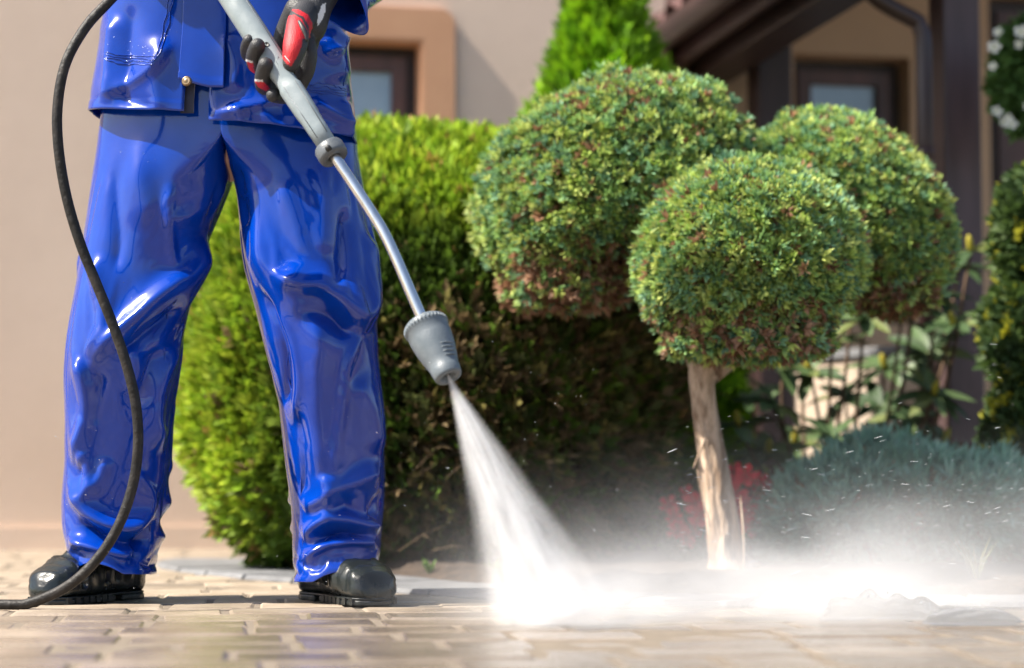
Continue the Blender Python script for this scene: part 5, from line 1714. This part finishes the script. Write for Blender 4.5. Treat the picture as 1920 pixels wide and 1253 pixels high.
jet.matrix_world = Matrix.Translation(Vector(J0)) @ Vector(jd).to_track_quat('Z', 'Y').to_matrix().to_4x4()
tag(jet, 'white cone of water spray shooting from the nozzle to the paving', 'water spray', kind='stuff')

# --- the mist thrown up where the jet lands, drifting to the right over the bed
def mist_density(nt):
    N, L = nt.nodes, nt.links
    tc = N.new('ShaderNodeTexCoord')
    sx = N.new('ShaderNodeSeparateXYZ'); L.new(tc.outputs['Object'], sx.inputs[0])
    x, y, z = sx.outputs                                # metres, origin where the jet lands, z up
    def gauss(v, c, w):
        t = mth(nt, 'DIVIDE', mth(nt, 'SUBTRACT', v, c), w)
        return mth(nt, 'EXPONENT', mth(nt, 'MULTIPLY', mth(nt, 'MULTIPLY', t, t), -1.0))
    mp = N.new('ShaderNodeMapping'); mp.inputs['Scale'].default_value = (.7, 1.0, 1.3)
    L.new(tc.outputs['Object'], mp.inputs[0])
    nz = N.new('ShaderNodeTexNoise'); nz.inputs['Scale'].default_value = 5.0; nz.inputs['Detail'].default_value = 5; nz.inputs['Roughness'].default_value = .55; nz.inputs['Distortion'].default_value = .4
    L.new(mp.outputs[0], nz.inputs['Vector'])
    st = N.new('ShaderNodeMapRange'); st.inputs['From Min'].default_value = .32; st.inputs['From Max'].default_value = .68; st.inputs['To Min'].default_value = .08; st.inputs['To Max'].default_value = 1.9
    L.new(nz.outputs['Fac'], st.inputs['Value'])
    a = mth(nt, 'MULTIPLY', mth(nt, 'MULTIPLY', gauss(x, .05, .14), gauss(y, .03, .16)), mth(nt, 'MULTIPLY', gauss(z, 0, .07), 5.5))
    b = mth(nt, 'MULTIPLY', mth(nt, 'MULTIPLY', gauss(x, .38, .36), gauss(y, .18, .30)), mth(nt, 'MULTIPLY', gauss(z, 0, .105), 2.1))
    c = mth(nt, 'MULTIPLY', mth(nt, 'MULTIPLY', gauss(x, .85, .65), gauss(y, .26, .46)), mth(nt, 'MULTIPLY', gauss(z, 0.02, .17), .8))
    s = mth(nt, 'ADD', a, mth(nt, 'ADD', b, c))
    # fade out at the sides of the cloud
    edge = mth(nt, 'MULTIPLY', mth(nt, 'MULTIPLY', mth(nt, 'MULTIPLY_ADD', x, 4.0, 1.6, clamp=True), mth(nt, 'MULTIPLY_ADD', x, -2.5, 4.2, clamp=True)),
               mth(nt, 'MULTIPLY', mth(nt, 'MULTIPLY_ADD', y, 3.5, 1.2, clamp=True), mth(nt, 'MULTIPLY_ADD', y, -3.0, 3.6, clamp=True)))
    edge = mth(nt, 'MULTIPLY', edge, mth(nt, 'MULTIPLY_ADD', z, -6.0, 2.1, clamp=True))
    return mth(nt, 'MULTIPLY', mth(nt, 'MULTIPLY', s, st.outputs[0]), edge)
mv, mf = box((-.40, -.36, .004), (1.68, 1.20, .35))
mist = obj('mist_cloud', mv, mf, vol_mat('mist', mist_density), smooth=False)
mist.location = (float(J1[0]), float(J1[1]), 0.0)
tag(mist, 'white water mist billowing low over the paving and bed', 'mist', kind='stuff')

# --- drops flying from the jet and off the ground
M['water'] = mat('water_drop', (.9, .92, .95), None, .05, spec=.8)
M['water'].node_tree.nodes['Principled BSDF'].inputs['Transmission Weight'].default_value = .55
M['water'].node_tree.nodes['Principled BSDF'].inputs['IOR'].default_value = 1.33
dv_, df_ = sphere((0, 0, 0), 1.0, 7, 5)
pts = []
for k in range(620):
    t = random.random()
    if t < .68:                                        # thrown to the right over the bed
        p = P(random.uniform(1250, 1930), min(1150, random.gauss(960, 100)), random.uniform(3.6, 4.9)); d_ = np.array([1, random.uniform(-.3, .3), random.uniform(-.25, .45)]); st_ = random.uniform(8, 22)
    elif t < .78:                                      # around the jet
        p = P(random.gauss(1010, 160), random.uniform(640, 1080), random.uniform(3.3, 3.9)); d_ = np.array([.5, 0, random.uniform(-1, .5)]); st_ = random.uniform(1, 3)
    elif t < .9:                                       # low over the wet paving and by the boots
        p = P(random.uniform(0, 900), random.uniform(780, 1140), random.uniform(3.4, 4.2)); d_ = np.array([-1, 0, random.uniform(-.3, .7)]); st_ = random.uniform(2, 5)
    else:
        p = P(random.uniform(950, 1920), random.uniform(1130, 1215), random.uniform(2.9, 3.4)); d_ = np.array([1, 0, random.uniform(0, .5)]); st_ = random.uniform(1, 3)
    if p[2] < .01: p[2] = .012
    r = random.choice((.00016, .0002, .0002, .00025, .0003, .0005)) * random.uniform(.8, 1.2)
    d_ /= np.linalg.norm(d_)
    q = Vector(d_).to_track_quat('Z', 'Y').to_matrix()
    pts.append(((dv_ * np.array([r, r, r * st_])) @ np.array(q).T + p, df_))
tag(obj('water_drops', *merge(pts), M['water']), 'fine water drops flying in the air round the jet', 'water drops', kind='stuff')

# --- low ragged sheets of water splashing up at the right
def splash_sheet(rim, Y, seed, depth):
    """rim: top edge in picture pixels; a thin curved sheet of water from the paving up to that edge"""
    r = np.random.default_rng(seed)
    top = catmull(rim, 70)
    la, lb = Lumps(8, 5, seed), Lumps(10, 14, seed + 1)
    V = []
    n, m = len(top), 9
    for i, (x, y) in enumerate(top):
        t = P(x, y, Y)
        h = max(.004, t[2]) * (1 + .28 * float(lb(np.array([[t[0] * 9, 0, 0]]))[0]))
        for j in range(m):
            q = j / (m - 1)
            lean = depth * (1 - (1 - q) ** 2)
            w = .008 * float(la(np.array([[t[0] * 6, q, seed]]))[0]) + .004 * float(lb(np.array([[t[0] * 8, q * 2, 1]]))[0])
            V.append((t[0] + .01 * q, Y - lean * .5 + w * (.3 + q), .002 + h * q))
    Fc = [(i*m + j, (i+1)*m + j, (i+1)*m + j + 1, i*m + j + 1) for i in range(n-1) for j in range(m-1)]
    return np.array(V), Fc
wm = mat('splash_water', (.93, .95, .97), None, .04, spec=.6)
wb_ = wm.node_tree.nodes['Principled BSDF']; wb_.inputs['Transmission Weight'].default_value = .9; wb_.inputs['IOR'].default_value = 1.33
nb_ = wm.node_tree.nodes.new('ShaderNodeTexNoise'); nb_.inputs['Scale'].default_value = 60; nb_.inputs['Detail'].default_value = 4
bp_ = wm.node_tree.nodes.new('ShaderNodeBump'); bp_.inputs['Strength'].default_value = .7; bp_.inputs['Distance'].default_value = .006
wm.node_tree.links.new(nb_.outputs['Fac'], bp_.inputs['Height']); wm.node_tree.links.new(bp_.outputs[0], wb_.inputs['Normal'])
sp_at = P(1715, 1165, 3.5)
splash = thing('water_splash', (sp_at[0], 3.5, 0), 'low ragged splash of glinting water on the ground at the far right', 'water splash')
for rim, Y, sd, dp in (([(1538, 1150), (1545, 1122), (1600, 1113), (1660, 1116), (1700, 1122), (1745, 1136), (1790, 1142)], 3.55, 611, .05), ([(1730, 1146), (1780, 1138), (1840, 1143), (1880, 1152), (1897, 1165), (1900, 1172)], 3.42, 612, .04)):
    v, f = splash_sheet(rim, Y, sd, dp)
    o = obj('water_sheet', v, f, wm, splash)
    md = o.modifiers.new('thick', 'SOLIDIFY'); md.thickness = .0035
bd = []
for k in range(46):
    x = random.uniform(1540, 1915); y = np.interp(x, [1540, 1600, 1700, 1800, 1900], [1120, 1111, 1120, 1138, 1160]) + random.gauss(0, 5)
    r = random.uniform(.0007, .0022)
    bd.append((dv_ * np.array([r, r, r * random.uniform(.9, 1.5)]) + P(x, y, random.uniform(3.4, 3.56)), df_))
tag(obj('beads', *merge(bd), wm, splash), kind='stuff')
